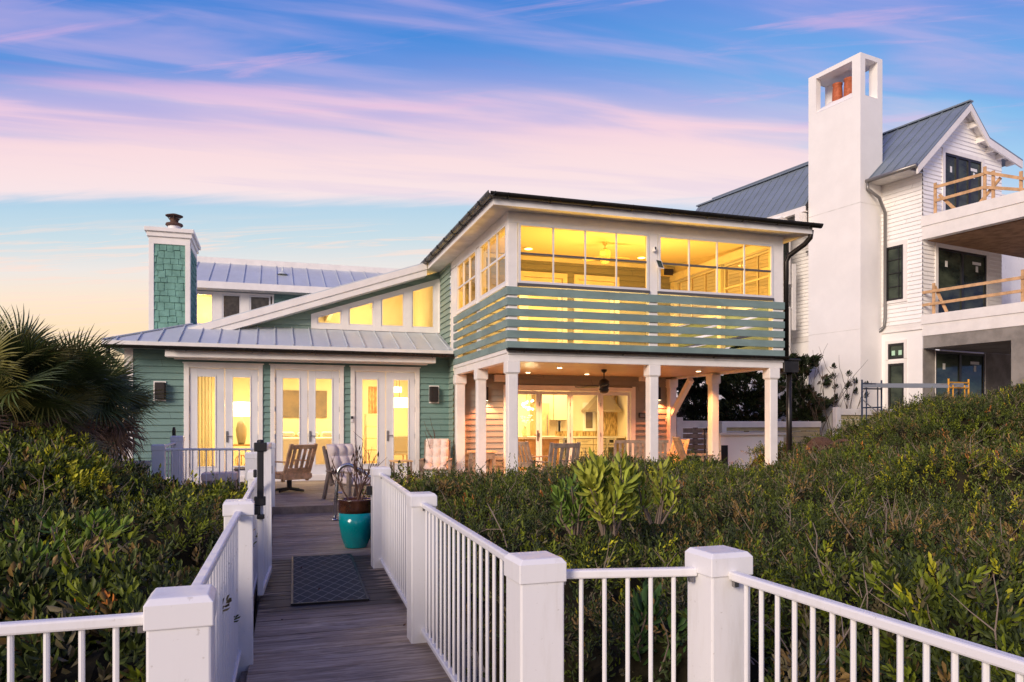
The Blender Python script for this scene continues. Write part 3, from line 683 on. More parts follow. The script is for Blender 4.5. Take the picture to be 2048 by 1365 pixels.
bank((XR, 0, 0), (0, 1, 0), (-1, 0, 0), yq(953), yq(915), ZW0, ZW1, 3, .5)
bank((XP, 0, 0), (0, 1, 0), (1, 0, 0), YP+.2, (YP+YW)/2-.1, ZW0, ZW1, 3, .5)
bank((XP, 0, 0), (0, 1, 0), (1, 0, 0), (YP+YW)/2+.1, YW-.12, ZW0, ZW1, 3, .5)
# side wall of the house beyond the porch (left-facing), sage siding
mb = MB(); siding(mb, (XR, 0, 0), (0, 1, 0), (-1, 0, 0), YW+.35, YBK+.4, 3.3, ZSO, zref=DZ)
siding(mb, (XR, 0, 0), (0, 1, 0), (-1, 0, 0), YW, YF, DZ, 3.4, zref=DZ); mb.build('side_siding', M['sage'], house)
mb = MB(); mb.box(XR-.04, XR-.02, YBK-.12, YBK-.0, 4.05, ZSO-.3); mb.build('corner_trim', M['white'], house)
# wall under the porch with the wide glazed doors
kd = [onY(p, 850, YW).x for p in (1008, 1265)]; kz = 2.47
kp = [onY(p, 850, YW).x for p in (1008+6, 1079, 1142, 1200, 1256)]
mb = MB(); siding(mb, (0, YW, 0), (1, 0, 0), NF, XR+.1, XP-.1, DZ, ZC+.05, [(kd[0], kd[1], DZ-.1, kz)], zref=DZ); mb.build('porch_wall', M['greige'], house)
mb = MB(); tw = .12; mb.box(kd[0]-tw+.1, kd[0]+.07, YW-.05, YW+.05, DZ, kz+.12); mb.box(kd[1]-.07, kd[1]+tw-.05, YW-.05, YW+.05, DZ, kz+.12); mb.box(kd[0]+.07, kd[1]-.07, YW-.05, YW+.05, kz-.02, kz+.12); mb.build('patio_door_frame', M['white'], house, bevel=.006)
kz0, kz1 = DZ+.04, kz-.03; xs = np.linspace(kd[0]+.08, kd[1]-.08, 5)
for k in range(4):
    a, b = xs[k]+.004, xs[k+1]-.004; mb = MB(); ring(mb, a, b, kz0, kz1, YW-.02, YW+.03, .075, .12, .09); lf = mb.build('folding_door', M['doorwhite'], house, bevel=.004)
    mb = MB(); mb.quad((a+.07, YW, kz0+.1), (b-.07, YW, kz0+.1), (b-.07, YW, kz1-.08), (a+.07, YW, kz1-.08)); mb.build('glass', M['glass'], lf)
    if k == 0: mb = MB(); mb.box(b-.055, b-.02, YW-.04, YW-.02, 1.15, 1.42); mb.tube([(b-.037, YW-.04, 1.3), (b-.037, YW-.08, 1.3), (b-.17, YW-.08, 1.3)], .01, 8); mb.build('handle', M['frame_dk'], lf)
    if k: mb = MB(); [mb.box(a-.014, a+.006, YW-.035, YW-.021, z-.05, z+.05) for z in (.7, 1.3, 2.1)]; mb.build('hinge', M['nickel'], lf)
# house body behind (plain outer walls the picture hardly shows) and main roof
mb = MB(); mb.box(XP-.1, XP-.08, YW+.1, 25, 0, ZC+.1); mb.build('right_wall', M['greige'], house)
mb = MB(); mb.box(XP-.12, XP-.1, YBK, 25, ZC+.1, ZSO); mb.build('upper_right_wall', M['greige'], house)
# ================================================================ lit rooms
def lamp(name, typ, loc, energy, color, size=.3, sizey=None, rot=(0, 0, 0), spot=None, parent=None):
    l = bpy.data.lights.new(name, typ); o = bpy.data.objects.new(name, l); col.objects.link(o); o.location = loc; o.rotation_euler = rot
    l.energy = energy; l.color = color
    if typ == 'AREA': l.size = size; l.shape = 'RECTANGLE'; l.size_y = sizey or size
    elif typ == 'SPOT': l.shadow_soft_size = size; l.spot_size = math.radians(spot); l.spot_blend = .5
    else: l.shadow_soft_size = size
    return o
WARM = (1.0, .70, .30); AMBER = (1.0, .55, .11)
def room(x0, x1, y0, y1, z0, z1, wall, floor, ceil, front=False):
    mb = MB(); mb.box(x0-.03, x0, y0, y1, z0, z1); mb.box(x1, x1+.03, y0, y1, z0, z1); mb.box(x0, x1, y1, y1+.03, z0, z1); mb.build('interior_wall', wall, house)
    mb = MB(); mb.box(x0, x1, y0, y1, z0-.03, z0); mb.build('interior_floor', floor, house)
    if ceil: mb = MB(); mb.box(x0, x1, y0, y1, z1, z1+.03); mb.build('interior_ceiling', ceil, house)
LB = 24.4
room(XL+.1, XR-.06, YF+.09, LB, ZTH-.06, 3.32, M['cream'], M['inwood'], M['creamceil'])
room(XR+.12, XP-.16, YW+.09, 21.6, DZ+.04, ZC+.06, M['cream'], M['inwood'], M['creamceil'])
lamp('living_room_light', 'AREA', (-.9, 21.9, 3.24), 240, WARM, 2.6, 1.6)
lamp('living_room_light', 'AREA', (2.4, 21.9, 3.24), 240, WARM, 2.0, 1.6)
lamp('kitchen_light', 'AREA', (7.3, 20.0, ZC-.02), 230, WARM, 3.6, 2.0)
# clerestory room
mb = MB(); LC = 23.8; mb.quad((-1.85, YU+.1, 3.45), (-1.85, LC, 3.45), (-1.85, LC, rake_z(-1.85)-.11), (-1.85, YU+.1, rake_z(-1.85)-.11)); mb.quad((4.22, YU+.1, 3.45), (4.22, LC, 3.45), (4.22, LC, rake_z(4.22)-.1), (4.22, YU+.1, rake_z(4.22)-.1)); mb.quad((-1.85, LC, 3.45), (4.22, LC, 3.45), (4.22, LC, rake_z(4.22)-.11), (-1.85, LC, rake_z(-1.85)-.11)); mb.build('interior_wall', M['cream'], house)
for x in (.2, 1.6, 3.0): mb = MB(); mb.box(x-.05, x+.05, YU+.3, LC, rake_z(x)-.34, rake_z(x)-.14); mb.build('ceiling_beam', M['cream'], house)
mb = MB(); mb.quad((-1.92, YU+.1, rake_z(-1.92)-.12), (4.25, YU+.1, rake_z(4.25)-.12), (4.25, LB, rake_z(4.25)-.12), (-1.92, LB, rake_z(-1.92)-.12)); mb.quad((-1.92, YU+.1, 3.45), (4.25, YU+.1, 3.45), (4.25, LB, 3.45), (-1.92, LB, 3.45)); mb.build('interior_ceiling', M['creamceil'], house)
lamp('clerestory_light', 'AREA', (2.6, 22.3, 3.9), 75, (1, .72, .3), 1.8, 1.8, rot=(PI, 0, 0))
# lit back room upstairs
xb0, xb1 = bw[0][0]-.5, bw[0][1]+.12
mb = MB(); mb.box(xb0, xb0+.03, YB+.1, YB+3, 4.2, 6.1); mb.box(xb1, xb1+.03, YB+.1, YB+3, 4.2, 6.1); mb.box(xb0, xb1, YB+3, YB+3.03, 4.2, 6.1); mb.box(xb0, xb1, YB+.1, YB+3, 6.1, 6.13); mb.build('interior_wall', M['cream'], house)
mb = MB(); mb.box(xb1+.03, 5.5, YB+.12, YB+.15, 4.2, 6.0); mb.build('window_blind', M['greywood'], house)
lamp('upstairs_light', 'POINT', ((xb0+xb1)/2, YB+1.4, 5.6), 55, WARM, .12)
# glazed porch room, upstairs
mb = MB(); ub = [(xq(1036)*1.0, 0)]
bwx = lambda px: onY(px, 540, YW).x
dh = [(bwx(1040), bwx(1136)), (bwx(1150), bwx(1240))]
siding(mb, (0, YW+.12, 0), (1, 0, 0), NF, XR+.05, XP-.05, ZF0-.02, 6.1, [(a, b, ZF0-.02, 5.52) for a, b in dh], zref=DZ); mb.build('upper_porch_wall', M['greige'], house)
for a, b in dh:
    mb = MB(); ring(mb, a, b, ZF0, 5.54, YW+.04, YW+.16, .13); ring(mb, a+.14, b-.14, ZF0+.05, 5.40, YW+.09, YW+.14, .12, .3, .16); fr = mb.build('porch_door', M['white'], house)
    mb = MB(); mb.quad((a+.2, YW+.13, ZF0+.3), (b-.2, YW+.13, ZF0+.3), (b-.2, YW+.13, 5.3), (a+.2, YW+.13, 5.3)); mb.build('glass', M['shadeglass'] if 'shadeglass' in M else M['cabinet'], fr)
mb = MB(); mb.quad((XR+.05, YP+.05, ZSO-.01), (XP-.05, YP+.05, ZSO-.01), (XP-.05, YW+.14, 5.97), (XR+.05, YW+.14, 5.97)); mb.build('upper_porch_ceiling', M['creamceil'], house)
mb = MB(); mb.box(XR+.05, XP-.05, YW+.06, YW+.118, 5.84, 5.95); mb.build('crown_moulding', M['white'], house)
mb = MB(); mb.box(XP-.05, XP-.03, YP+.1, YW+.1, ZSO-.02, 6.0); mb.box(XR+.03, XR+.05, YP+.1, YW+.1, ZSO-.02, 6.0); mb.build('gable_strip', M['cream'], house)
lamp('upper_porch_light', 'AREA', (7.4, 15.9, 5.62), 60, AMBER, 3.4, 1.8)
lamp('upper_porch_fill', 'AREA', (7.4, 15.2, 3.35), 200, (1, .74, .30), 4.0, .8, rot=(PI, 0, 0))  # added upward fill without a fixture, brightens the slat gaps
def can_light(p, e, label, z, color=(1, .40, .13), r=.07, dim=False):
    mb = MB(); mb.lathe([(r, -.012), (r, 0), (r*.75, 0.0), (r*.75, .004)], n=16)
    t = thing('recessed_light', label, 'ceiling light', (p.x, p.y, z-.002), worldmode=False, group='recessed lights in the porch ceilings')
    mb = MB(); mb.lathe([(r, -.014), (r, 0)], n=16); mb.build('trim_ring', M['white'], t)
    mb = MB(); mb.lathe([(r*.78, -.02), (r*.78, -.0145)], n=16); mb.build('lens', M['bulb'], t)
    if e: lamp('recessed_lamp', 'SPOT', (p.x, p.y, z-.05), e, color, .05, spot=125)
zc_ = ZC+.05
for (px_, py_), lb in zip(((1056, 744.6), (1119, 735), (1173.7, 747.7), (1397, 742)), ('recessed ceiling light nearest the corner column', 'recessed ceiling light nearest the front beam, over the chairs', 'recessed ceiling light just left of the black fan', 'recessed ceiling light right of the second front column')):
    p = onZ(px_, py_, zc_); can_light(p, 260, lb, zc_)
for (px_, py_), lb in zip(((1057, 497), (1283, 515)), ('round ceiling light behind the first upstairs pane', 'round ceiling light right of the upstairs fan')):
    y = 15.9; p = onY(px_, py_, y)
    while abs(p.z-(5.69+(p.y-YP)*.28/4.5)) > .02: y += .03*(1 if p.z < 5.69+(p.y-YP)*.28/4.5 else -1); p = onY(px_, py_, y);
    can_light(p, 190, lb, p.z, color=(1, .56, .12), r=.12)
# --- fans
def fan(loc, m, blades, label, r=.68, drop=.5, rot=.3):
    t = thing('ceiling_fan', label, 'ceiling fan', loc, rot, worldmode=False)
    mb = MB(); mb.lathe([(.075, 0), (.06, -.05), (.02, -.08)], n=16); mb.tube([(0, 0, -.07), (0, 0, -drop*.55)], .014, 8); mb.build('canopy_rod', m, t)
    h = -drop
    mb = MB(); mb.lathe([(.02, h+.22), (.06, h+.2), (.12, h+.15), (.13, h+.06), (.11, h), (.10, h-.02), (.12, h-.05), (.09, h-.12), (.03, h-.14)], n=20); mb.build('motor', m, t, smooth=True)
    for k in range(blades):
        a = 2*PI*k/blades; c, s = math.cos(a), math.sin(a); mb = MB()
        pts = [(.12, -.03), (.3, -.075), (r, -.06), (r+.03, 0), (r, .06), (.3, .06), (.12, .03)]
        mb.prism([(x*c-y*s, x*s+y*c, h+.02+y*.25) for x, y in pts], (0, 0, .012)); mb.build('fan_blade', m, t)
    return t
p = onY(1208, 745, 15.9); fan((p.x, 15.9, zc_), M['blackframe'], 3, 'black ceiling fan hanging under the open ground floor porch', .75, .42, .12)
y = 15.8; p = onY(1210, 486, y); fan((p.x, y, 5.81), M['ceramic'], 3, 'pale ceiling fan behind the upstairs porch glass', .6, .36, .0)
# --- speakers
def speaker_box(loc, w_, h_, d_, label, m, tilt=0, rotz=0, cat='speaker'):
    t = thing('wall_speaker', label, cat, loc, rotz, worldmode=False, group='speakers on the house walls')
    mb = MB(); mb.box(-w_/2, w_/2, -d_, 0, -h_/2, h_/2); mb.build('cabinet', m, t, bevel=.015, seg=2)
    mb = MB(); mb.box(-w_/2+.012, w_/2-.012, -d_-.008, -d_-.001, -h_/2+.012, h_/2-.012); mb.build('grille', M['speaker'] if m != M['white'] else M['frame_al'], t)
    return t
for px0, px1, py0, py1, lb, s in ((307, 332, 763, 802.5, 'dark wall speaker on a white backing plate by the left corner board', -1), (858, 878, 771.6, 806.8, 'dark wall speaker on a white backing plate right of the third double door', 1)):
    a, b = onY(px0, py1, YF-.03), onY(px1, py0, YF-.03); cx = (a.x+b.x)/2
    t = thing('wall_speaker', lb, 'speaker', (cx, YF-.022, (a.z+b.z)/2), worldmode=False, group='speakers on the house walls')
    w_, h_ = b.x-a.x, b.z-a.z
    mb = MB(); mb.box(-w_/2, w_/2, -.02, 0, -h_/2, h_/2); mb.build('backing_plate', M['white'], t)
    ww, hh = w_*.42, h_*.43; mb = MB(); F = Frame(s*-.015, -.16, .12*s); mb.F = F; mb.box(-ww, ww, 0, .13, -hh, hh); mb.build('cabinet', M['speaker'], t, bevel=.02, seg=2)
for px_, lb in ((998, 'white horizontal speaker high on the wall behind the corner column'), (1287, 'white horizontal speaker high on the wall right of the folding doors')):
    p = onY(px_, 757, YW-.03); speaker_box((p.x, YW-.02, p.z), .3, .17, .16, lb, M['white'])
p = onY(1331, 547, YW+.1); speaker_box((p.x, YW+.09, p.z), .32, .2, .16, 'cream speaker on the upstairs porch back wall', M['ceramic'])
# --- sconces throwing light down
for px_, lb in ((973, 'slim black wall sconce lit downwards, left of the folding doors'), (1318, 'slim black wall sconce lit downwards, right of the folding doors')):
    p = onY(px_, 788, YW-.08); t = thing('wall_sconce', lb, 'wall light', (p.x, YW-.02, p.z), worldmode=False, group='sconces beside the folding doors')
    mb = MB(); mb.lathe([(.045, -.17), (.045, .17)], 0, -.07, 0, 16); mb.box(-.03, .03, -.04, 0, -.05, .05); mb.build('cylinder_body', M['black'], t)
    mb = MB(); mb.lathe([(.036, -.176), (.036, -.171)], 0, -.07, 0, 16); mb.build('lens', M['bulb'], t)
    lamp('sconce_lamp', 'SPOT', (p.x, YW-.17, p.z-.18), 95, (1, .22, .07), .03, spot=120)
# doorbell, solar camera, sensor, black frame, switch
p = onY(704, 839, YF-.05); t = thing('doorbell', 'small doorbell with a dark lens on the left trim of the third double door', 'doorbell', (p.x, YF-.047, p.z), worldmode=False)
mb = MB(); mb.box(-.035, .035, -.025, 0, -.08, .08); mb.build('housing', M['frame_al'], t, bevel=.005); mb = MB(); mb.box(-.03, .03, -.03, -.0255, .01, .075); mb.build('lens_panel', M['black'], t)
p = onY(1314, 529, YP-.1); t = thing('solar_panel', 'small tilted solar panel on the upstairs post between the window banks', 'solar panel', (p.x+.02, YP-.02, p.z), worldmode=False)
mb = MB(); mb.prism([(-.06, -.05, .11), (.10, -.03, .10), (.13, -.10, -.09), (-.03, -.12, -.08)], (0, -.015, -.004)); mb.build('panel_frame', M['white'], t); mb = MB(); mb.prism([(-.035, -.073, .09), (.085, -.058, .08), (.105, -.115, -.07), (-.01, -.13, -.06)], (0, -.006, -.002)); mb.build('solar_cell', M['darkglass'], t); mb = MB(); mb.tube([(0.02, 0, .0), (.02, -.06, .0)], .012, 6); mb.build('bracket', M['white'], t)
p = onY(1310, 499, YP-.05); t = thing('security_camera', 'small white camera with a black face above the solar panel', 'camera', (p.x, YP-.005, p.z), worldmode=False)
mb = MB(); mb.box(-.03, .02, -.07, 0, -.05, .05); mb.build('camera_body', M['white'], t, bevel=.01); mb = MB(); mb.box(-.022, .014, -.078, -.071, -.01, .042); mb.build('camera_face', M['black'], t)
p = onY(1288, 831, YW-.03); mb = MB(); t = thing('wall_frame', 'small black rectangular frame on the wall beside the right sconce', 'frame', (p.x+.0, YW-.022, p.z), worldmode=False)
ring(mb, -.16, .16, -.07, .07, -.03, 0, .025); mb.build('frame_border', M['black'], t)
p = onY(1333, 839, YW-.02); t = thing('wall_switch', 'small white outdoor switch box near the right end of the porch wall', 'switch', (p.x, YW-.022, p.z), worldmode=False); mb = MB(); mb.box(-.035, .035, -.03, 0, -.06, .06); mb.build('switch_box', M['white'], t, bevel=.006)

# ---------------------------------------------------------------- living room things
# curtain with folds
p0, p1 = onY(396, 850, 19.2), onY(424, 850, 19.2)
def curtain(x0, x1, y, z0, z1, label, m, folds=7):
    mb = MB(); n = 60; vs = []
    for i in range(n+1):
        x = x0+(x1-x0)*i/n; yy = y+.04*math.sin(i/n*folds*2*PI)+.012*math.sin(i*1.7); vs += [(x, yy, z0), (x, yy, z1)]
    mb.add(vs, [(2*i, 2*i+2, 2*i+3, 2*i+1) for i in range(n)]); o = mb.build('curtain', m, None, smooth=True); tag(o, label, 'curtain'); return o
curtain(p0.x-.2, p1.x, 19.2, ZTH, 3.2, 'white floor length curtain behind the left glass of the first double door', M['curtain'])
p0, p1 = onY(738, 850, 23.3), onY(757, 850, 23.3)
curtain(p0.x, p1.x, 23.5, 1.9, 2.75, 'brown patterned curtain behind the left glass of the third double door', M['curtainb'], 3)
# lamp table with metal globe base, and table lamp
p = onY(483, 900, 20.6); tx, ty, fz = p.x, 20.6, ZTH-.06
t = thing('console_table', 'small side table with an open metal frame behind the first double door', 'table', (tx, ty, fz), worldmode=False)
mb = MB(); mb.box(-.32, .32, -.2, .2, .72, .76); mb.build('table_top', M['gold'], t)
for sx in (-.28, .28):
    for sy in (-.17, .17): mb = MB(); mb.box(sx-.015, sx+.015, sy-.015, sy+.015, 0, .72); mb.build('leg', M['gold'], t)
t = thing('globe_sculpture', 'gold ring globe sculpture on a stand under the lamp table', 'sculpture', (tx, ty-.05, fz), worldmode=False)
mb = MB()
for k in range(4):
    a = k*PI/4; mb.tube([(.15*math.cos(q)*math.cos(a), .15*math.cos(q)*math.sin(a), .33+.15*math.sin(q)) for q in np.linspace(0, 2*PI, 21)], .008, 5)
mb.build('ring', M['gold'], t); mb = MB(); mb.lathe([(.1, 0), (.1, .02), (.015, .04), (.015, .18)], n=14); mb.build('stand', M['black'], t)
t = thing('table_lamp', 'table lamp with a white drum shade and tall cream base behind the first double door', 'lamp', (tx, ty, fz+.76), worldmode=False)
mb = MB(); mb.lathe([(.08, 0), (.09, .03), (.13, .22), (.145, .38), (.11, .55), (.04, .64), (.02, .72)], n=24); mb.build('lamp_base', M['ceramic'], t, smooth=True)
mb = MB(); mb.lathe([(.25, .72), (.24, .76), (.23, 1.08), (.225, 1.1)], n=28); mb.build('lamp_shade', M['shade'], t)
# sofa
p0, p1 = onY(562, 930, 21.2), onY(668, 930, 21.2)
t = thing('sofa', 'long white sofa seen from behind the middle double door', 'sofa', ((p0.x+p1.x)/2, 21.3, fz), worldmode=False); L = (p1.x-p0.x)/2+.3
mb = MB(); mb.box(-L, L, -.1, .12, .12, .92); mb.build('sofa_back', M['sofa'], t, bevel=.06, seg=3)
mb = MB(); mb.box(-L, L, .13, .95, .12, .45); mb.build('sofa_seat', M['sofa'], t, bevel=.05, seg=2)
for k in range(3): mb = MB(); x = -L+.1+k*(2*L-.1)/3; mb.box(x, x+(2*L-.2)/3-.04, .0, .18, .93, 1.07); mb.build('back_cushion', M['sofa'], t, bevel=.06, seg=3)
mb = MB(); [mb.box(x-.03, x+.03, y-.03, y+.03, 0, .12) for x in (-L+.1, L-.1) for y in (0, .85)]; mb.build('sofa_feet', M['black'], t)
# painting
a, b = onY(566, 835, LB-.06), onY(654, 782, LB-.06); t = thing('painting', 'wide dark grey and brown abstract painting on the living room wall', 'painting', ((a.x+b.x)/2, LB-.01, (a.z+b.z)/2), worldmode=False)
w_, h_ = (b.x-a.x)/2, (b.z-a.z)/2; mb = MB(); mb.box(-w_, w_, -.05, 0, -h_, h_); mb.build('canvas', M['paint'], t)
# sideboard behind sofa (warm wood)
p0, p1 = onY(570, 862, LB-.4), onY(640, 862, LB-.4); t = thing('sideboard', 'low brown wood sideboard under the painting', 'sideboard', ((p0.x+p1.x)/2, LB-.3, fz), worldmode=False)
w_ = (p1.x-p0.x)/2; mb = MB(); mb.box(-w_, w_, -.22, .22, .1, .95); mb.build('cabinet_body', M['inwood'], t, bevel=.01); mb = MB(); [mb.box(-w_+.03+k*(2*w_-.06)/3, -w_+(k+1)*(2*w_-.06)/3, -.235, -.222, .16, .9) for k in range(3)]; mb.build('cabinet_doors', M['lumber'], t); mb = MB(); [mb.box(s*w_*.9-.03, s*w_*.9+.03, -.2, -.14, 0, .1) for s in (-1, 1)]; mb.build('feet', M['black'], t)
# open shelf, drum pendant, dining table, chairs seen in the third door
p = onY(746, 880, 23.0); t = thing('open_shelf', 'tall open wooden shelf behind the left glass of the third double door', 'shelf', (p.x, 23.2, fz), worldmode=False)
for k in range(5): mb = MB(); mb.box(-.2, .25, -.18, .18, .1+k*.36, .13+k*.36); mb.build('shelf_board', M['lumber'], t)
mb = MB(); [mb.box(x-.015, x+.015, y-.015, y+.015, 0, 1.6) for x in (-.2, .25) for y in (-.17, .17)]; mb.build('upright', M['greywood'], t)
for (px_, py_, y, s, lb) in ((799, 806, 22.2, 1.0, 'large white drum pendant lamp behind the right glass of the third double door'), (793, 780, 23.4, .6, 'small white drum pendant lamp above and behind the large one')):
    p = onY(px_, py_, y); t = thing('pendant_lamp', lb, 'lamp', (p.x, y, p.z), worldmode=False)
    mb = MB(); mb.lathe([(.28*s, -.14*s), (.27*s, -.13*s), (.27*s, .14*s), (.28*s, .15*s)], n=28); mb.build('lamp_shade', M['shade'], t); mb = MB(); mb.tube([(0, 0, .15*s), (0, 0, 3.3-p.z)], .006, 6); mb.build('cord', M['black'], t)
p = onY(806, 890, 21.8); t = thing('dining_table', 'round pale dining table behind the right glass of the third double door', 'table', (p.x+.2, 21.8, fz), worldmode=False)
mb = MB(); mb.lathe([(.6, .70), (.62, .72), (.62, .75)], n=32); mb.build('table_top', M['counter'], t); mb = MB(); mb.lathe([(.3, 0), (.28, .04), (.06, .1), (.05, .68), (.2, .70)], n=20); mb.build('pedestal', M['gold'], t)
def dining_chair(loc, rot, label, parentg):
    t = thing('dining_chair', label, 'chair', loc, rot, parentg, worldmode=False)
    mb = MB(); mb.box(-.24, .24, -.24, .24, .42, .5); mb.build('seat', M['sofa'], t, bevel=.03, seg=2)
    mb = MB(); mb.prism([(-.24, -.24, .5), (.24, -.24, .5), (.22, -.32, .95), (-.22, -.32, .95)], (0, .05, 0)); mb.build('backrest', M['sofa'], t, bevel=.02)
    for x in (-.2, .2):
        for y in (-.2, .2): mb = MB(); mb.tube([(x, y, .42), (x*1.05, y*1.05, 0)], [.018, .012], 8); mb.build('leg', M['inwood'], t)
    return t
p = onY(796, 905, 20.9); dining_chair((p.x, 20.9, fz), .1, 'cream dining chair nearest the third double door', 'dining chairs round the table')
dining_chair((p.x+1.0, 21.6, fz), 1.2, 'cream dining chair at the right side of the round table', 'dining chairs round the table')
# ---------------------------------------------------------------- kitchen
kf = DZ+.04; KY = 21.6
KX = lambda px, y=KY-.6: onY(px, 860, y).x
a, b = KX(1110), KX(1262)
t = thing('kitchen_cabinets', 'run of cream kitchen base cabinets along the back wall', 'cabinets', ((a+b)/2, KY-.3, kf))
mb = MB(); mb.box(a-1.2, min(b+.9, XP-.2), KY-.6, KY-.01, kf+.1, kf+.88); mb.build('carcass', M['cabinet_gap'], t)
x = a-1.15; mb = MB(); hb = MB()
while x < XP-.8:
    if not (KX(1213) < x+.3 < KX(1238)):
        for z0, z1 in ((.12, .45), (.47, .67), (.69, .86)): 
            mb.box(x+.012, x+.588, KY-.612, KY-.601, kf+z0, kf+z1); ring(mb, x+.012, x+.588, kf+z0, kf+z1, KY-.625, KY-.6125, .05); hb.tube([(x+.2, KY-.65, kf+(z0+z1)/2), (x+.4, KY-.65, kf+(z0+z1)/2)], .008, 5)
    x += .6
dr_ = mb.build('drawer_fronts', M['cabinet'], t); hb.build('handle', M['nickel'], dr_)
mb = MB(); mb.box(a-1.2, min(b+.9, XP-.2), KY-.65, KY-.01, kf+.883, kf+.93); mb.build('countertop', M['counter'], t)
t = thing('upper_cabinets', 'cream upper kitchen cabinets left of the range hood', 'cabinets', (KX(1125), KY-.2, 1.6)); mb = MB(); u0, u1 = KX(1108, KY-.35), KX(1140, KY-.35); mb.box(u0-.6, u1, KY-.36, KY-.01, 1.68, 2.8); mb.build('carcass', M['cabinet_gap'], t); mb = MB(); mb.box(u0-.58, (u0+u1-.6)/2, KY-.375, KY-.361, 1.7, 2.78); mb.box((u0+u1-.6)/2+.02, u1-.02, KY-.375, KY-.361, 1.7, 2.78); mb.build('cabinet_doors', M['cabinet'], t)
h0, h1 = KX(1170, KY-.3), KX(1236, KY-.3); hm = (h0+h1)/2
t = thing('range_hood', 'angled metal range hood over the kitchen stove', 'range hood', (hm, KY-.3, 2.0)); mb = MB(); 
mb.add([(h0, KY-.55, 1.95), (h1, KY-.55, 1.95), (h1, KY-.02, 1.95), (h0, KY-.02, 1.95), (h0, KY-.55, 2.02), (h1, KY-.55, 2.02), (h1, KY-.02, 2.02), (h0, KY-.02, 2.02), (hm-.1, KY-.35, 2.45), (hm+.3, KY-.35, 2.45), (hm+.3, KY-.02, 2.45), (hm-.1, KY-.02, 2.45)],
       [(0, 3, 2, 1), (0, 1, 5, 4), (1, 2, 6, 5), (3, 0, 4, 7), (4, 5, 9, 8), (5, 6, 10, 9), (7, 4, 8, 11), (8, 9, 10, 11), (2, 3, 7, 6), (6, 7, 11, 10)]); mb.build('hood_shell', M['rangehood'], t); mb = MB(); mb.box(hm-.06, hm+.26, KY-.32, KY-.02, 2.451, 2.85); mb.build('hood_duct', M['rangehood'], t)
for px0, px1, lb in ((1165, 1190, 'small bright window over the kitchen counter left of the hood'), (1114, 1121, 'narrow bright window between the fridge and the upper cabinets')):
    a_, b_ = KX(px0, KY), KX(px1, KY); t = thing('kitchen_window', lb, 'window', ((a_+b_)/2, KY, 1.3), group='windows over the kitchen counter'); mb = MB(); ring(mb, a_, b_, 1.35, 2.25, KY-.05, KY-.005, .09); mb.build('window_frame', M['sofa'], t); mb = MB(); mb.box(a_+.09, b_-.09, KY-.02, KY-.01, 1.44, 2.16); mb.build('pane', M['paint'], t)
def oven(px0, px1, y, z0, z1, lb):
    a_, b_ = KX(px0, y), KX(px1, y); t = thing('oven', lb, 'oven', ((a_+b_)/2, y, z0)); mb = MB(); mb.box(a_, b_, y-.03, y+.02, z0, z1); mb.build('oven_front', M['steel'], t); mb = MB(); mb.box(a_+.06, b_-.06, y-.036, y-.031, z0+.08, z1-.28); mb.build('oven_window', M['darkglass'], t); mb = MB(); mb.tube([(a_+.06, y-.07, z1-.2), (b_-.06, y-.07, z1-.2)], .012, 6); mb.build('handle', M['nickel'], t); mb = MB(); mb.box(a_+.1, b_-.1, y-.036, y-.031, z1-.14, z1-.05); mb.build('control_panel', M['black'], t)
oven(1212, 1232, KY-.66, kf+.14, kf+.88, 'steel oven under the kitchen counter below the hood')
oven(1126, 1136, KY-.9, kf+.2, kf+.9, 'narrow dark wine fridge at the end of the island')
a, b = onY(1036, 870, 19.7).x, onY(1120, 870, 19.7).x
t = thing('kitchen_island', 'pale kitchen island with a stone top behind the folding doors', 'kitchen island', ((a+b)/2, 19.9, kf)); mb = MB(); mb.box(a+.15, b-.05, 19.65, 20.25, kf, kf+.9); mb.build('island_base', M['lumber'], t); mb = MB(); mb.box(a-.1, b+.05, 19.55, 20.35, kf+.903, kf+.97); mb.build('island_top', M['counter'], t)
p = onY(1053, 800, 20.6); t = thing('chandelier', 'glowing cluster chandelier behind the left folding door', 'chandelier', (p.x, 20.6, 2.15)); mb = MB()
for k in range(14):
    a = k*2.4; r = .05+.16*((k*.37) % 1); x, y, z = p.x+r*math.cos(a), 20.6+r*math.sin(a), 2.0+.28*((k*.61) % 1); mb.lathe([(.0, -.04), (.035, -.02), (.04, 0), (.035, .02), (0, .04)], x, y, z, 10)
mb.build('globe_bulb', M['shade'], t); mb = MB(); mb.tube([(p.x, 20.6, 2.2), (p.x, 20.6, 2.8)], .008, 6); mb.lathe([(.2, 0), (.2, .01)], p.x, 20.6, 2.1, 16); mb.build('stem', M['gold'], t)
p = onY(1060, 850, 22.6); t = thing('flower_vase', 'vase of white flowers on the kitchen island', 'vase', (a, 19.9, kf+.97)); t.location = (onY(1050, 850, 19.9).x, 19.9, kf+.97); OFF[t.name] = Vector((0, 0, 0))
mb = MB(); mb.lathe([(.06, 0), (.09, .08), (.07, .2), (.04, .26), (.05, .28)], n=16); mb.build('vase_body', M['ceramic'], t, smooth=True)
mb = MB(); r_ = random.Random(5)
for k in range(16): a = r_.uniform(0, 6.3); r = r_.uniform(.05, .22); z = r_.uniform(.4, .6); mb.tube([(0, 0, .26), (r*.5*math.cos(a), r*.5*math.sin(a), z-.1), (r*math.cos(a), r*math.sin(a), z)], .005, 4); mb.lathe([(.0, -.03), (.04, 0), (.0, .03)], r*math.cos(a), r*math.sin(a), z, 6)
mb.build('flowers', M['sofa'], t)

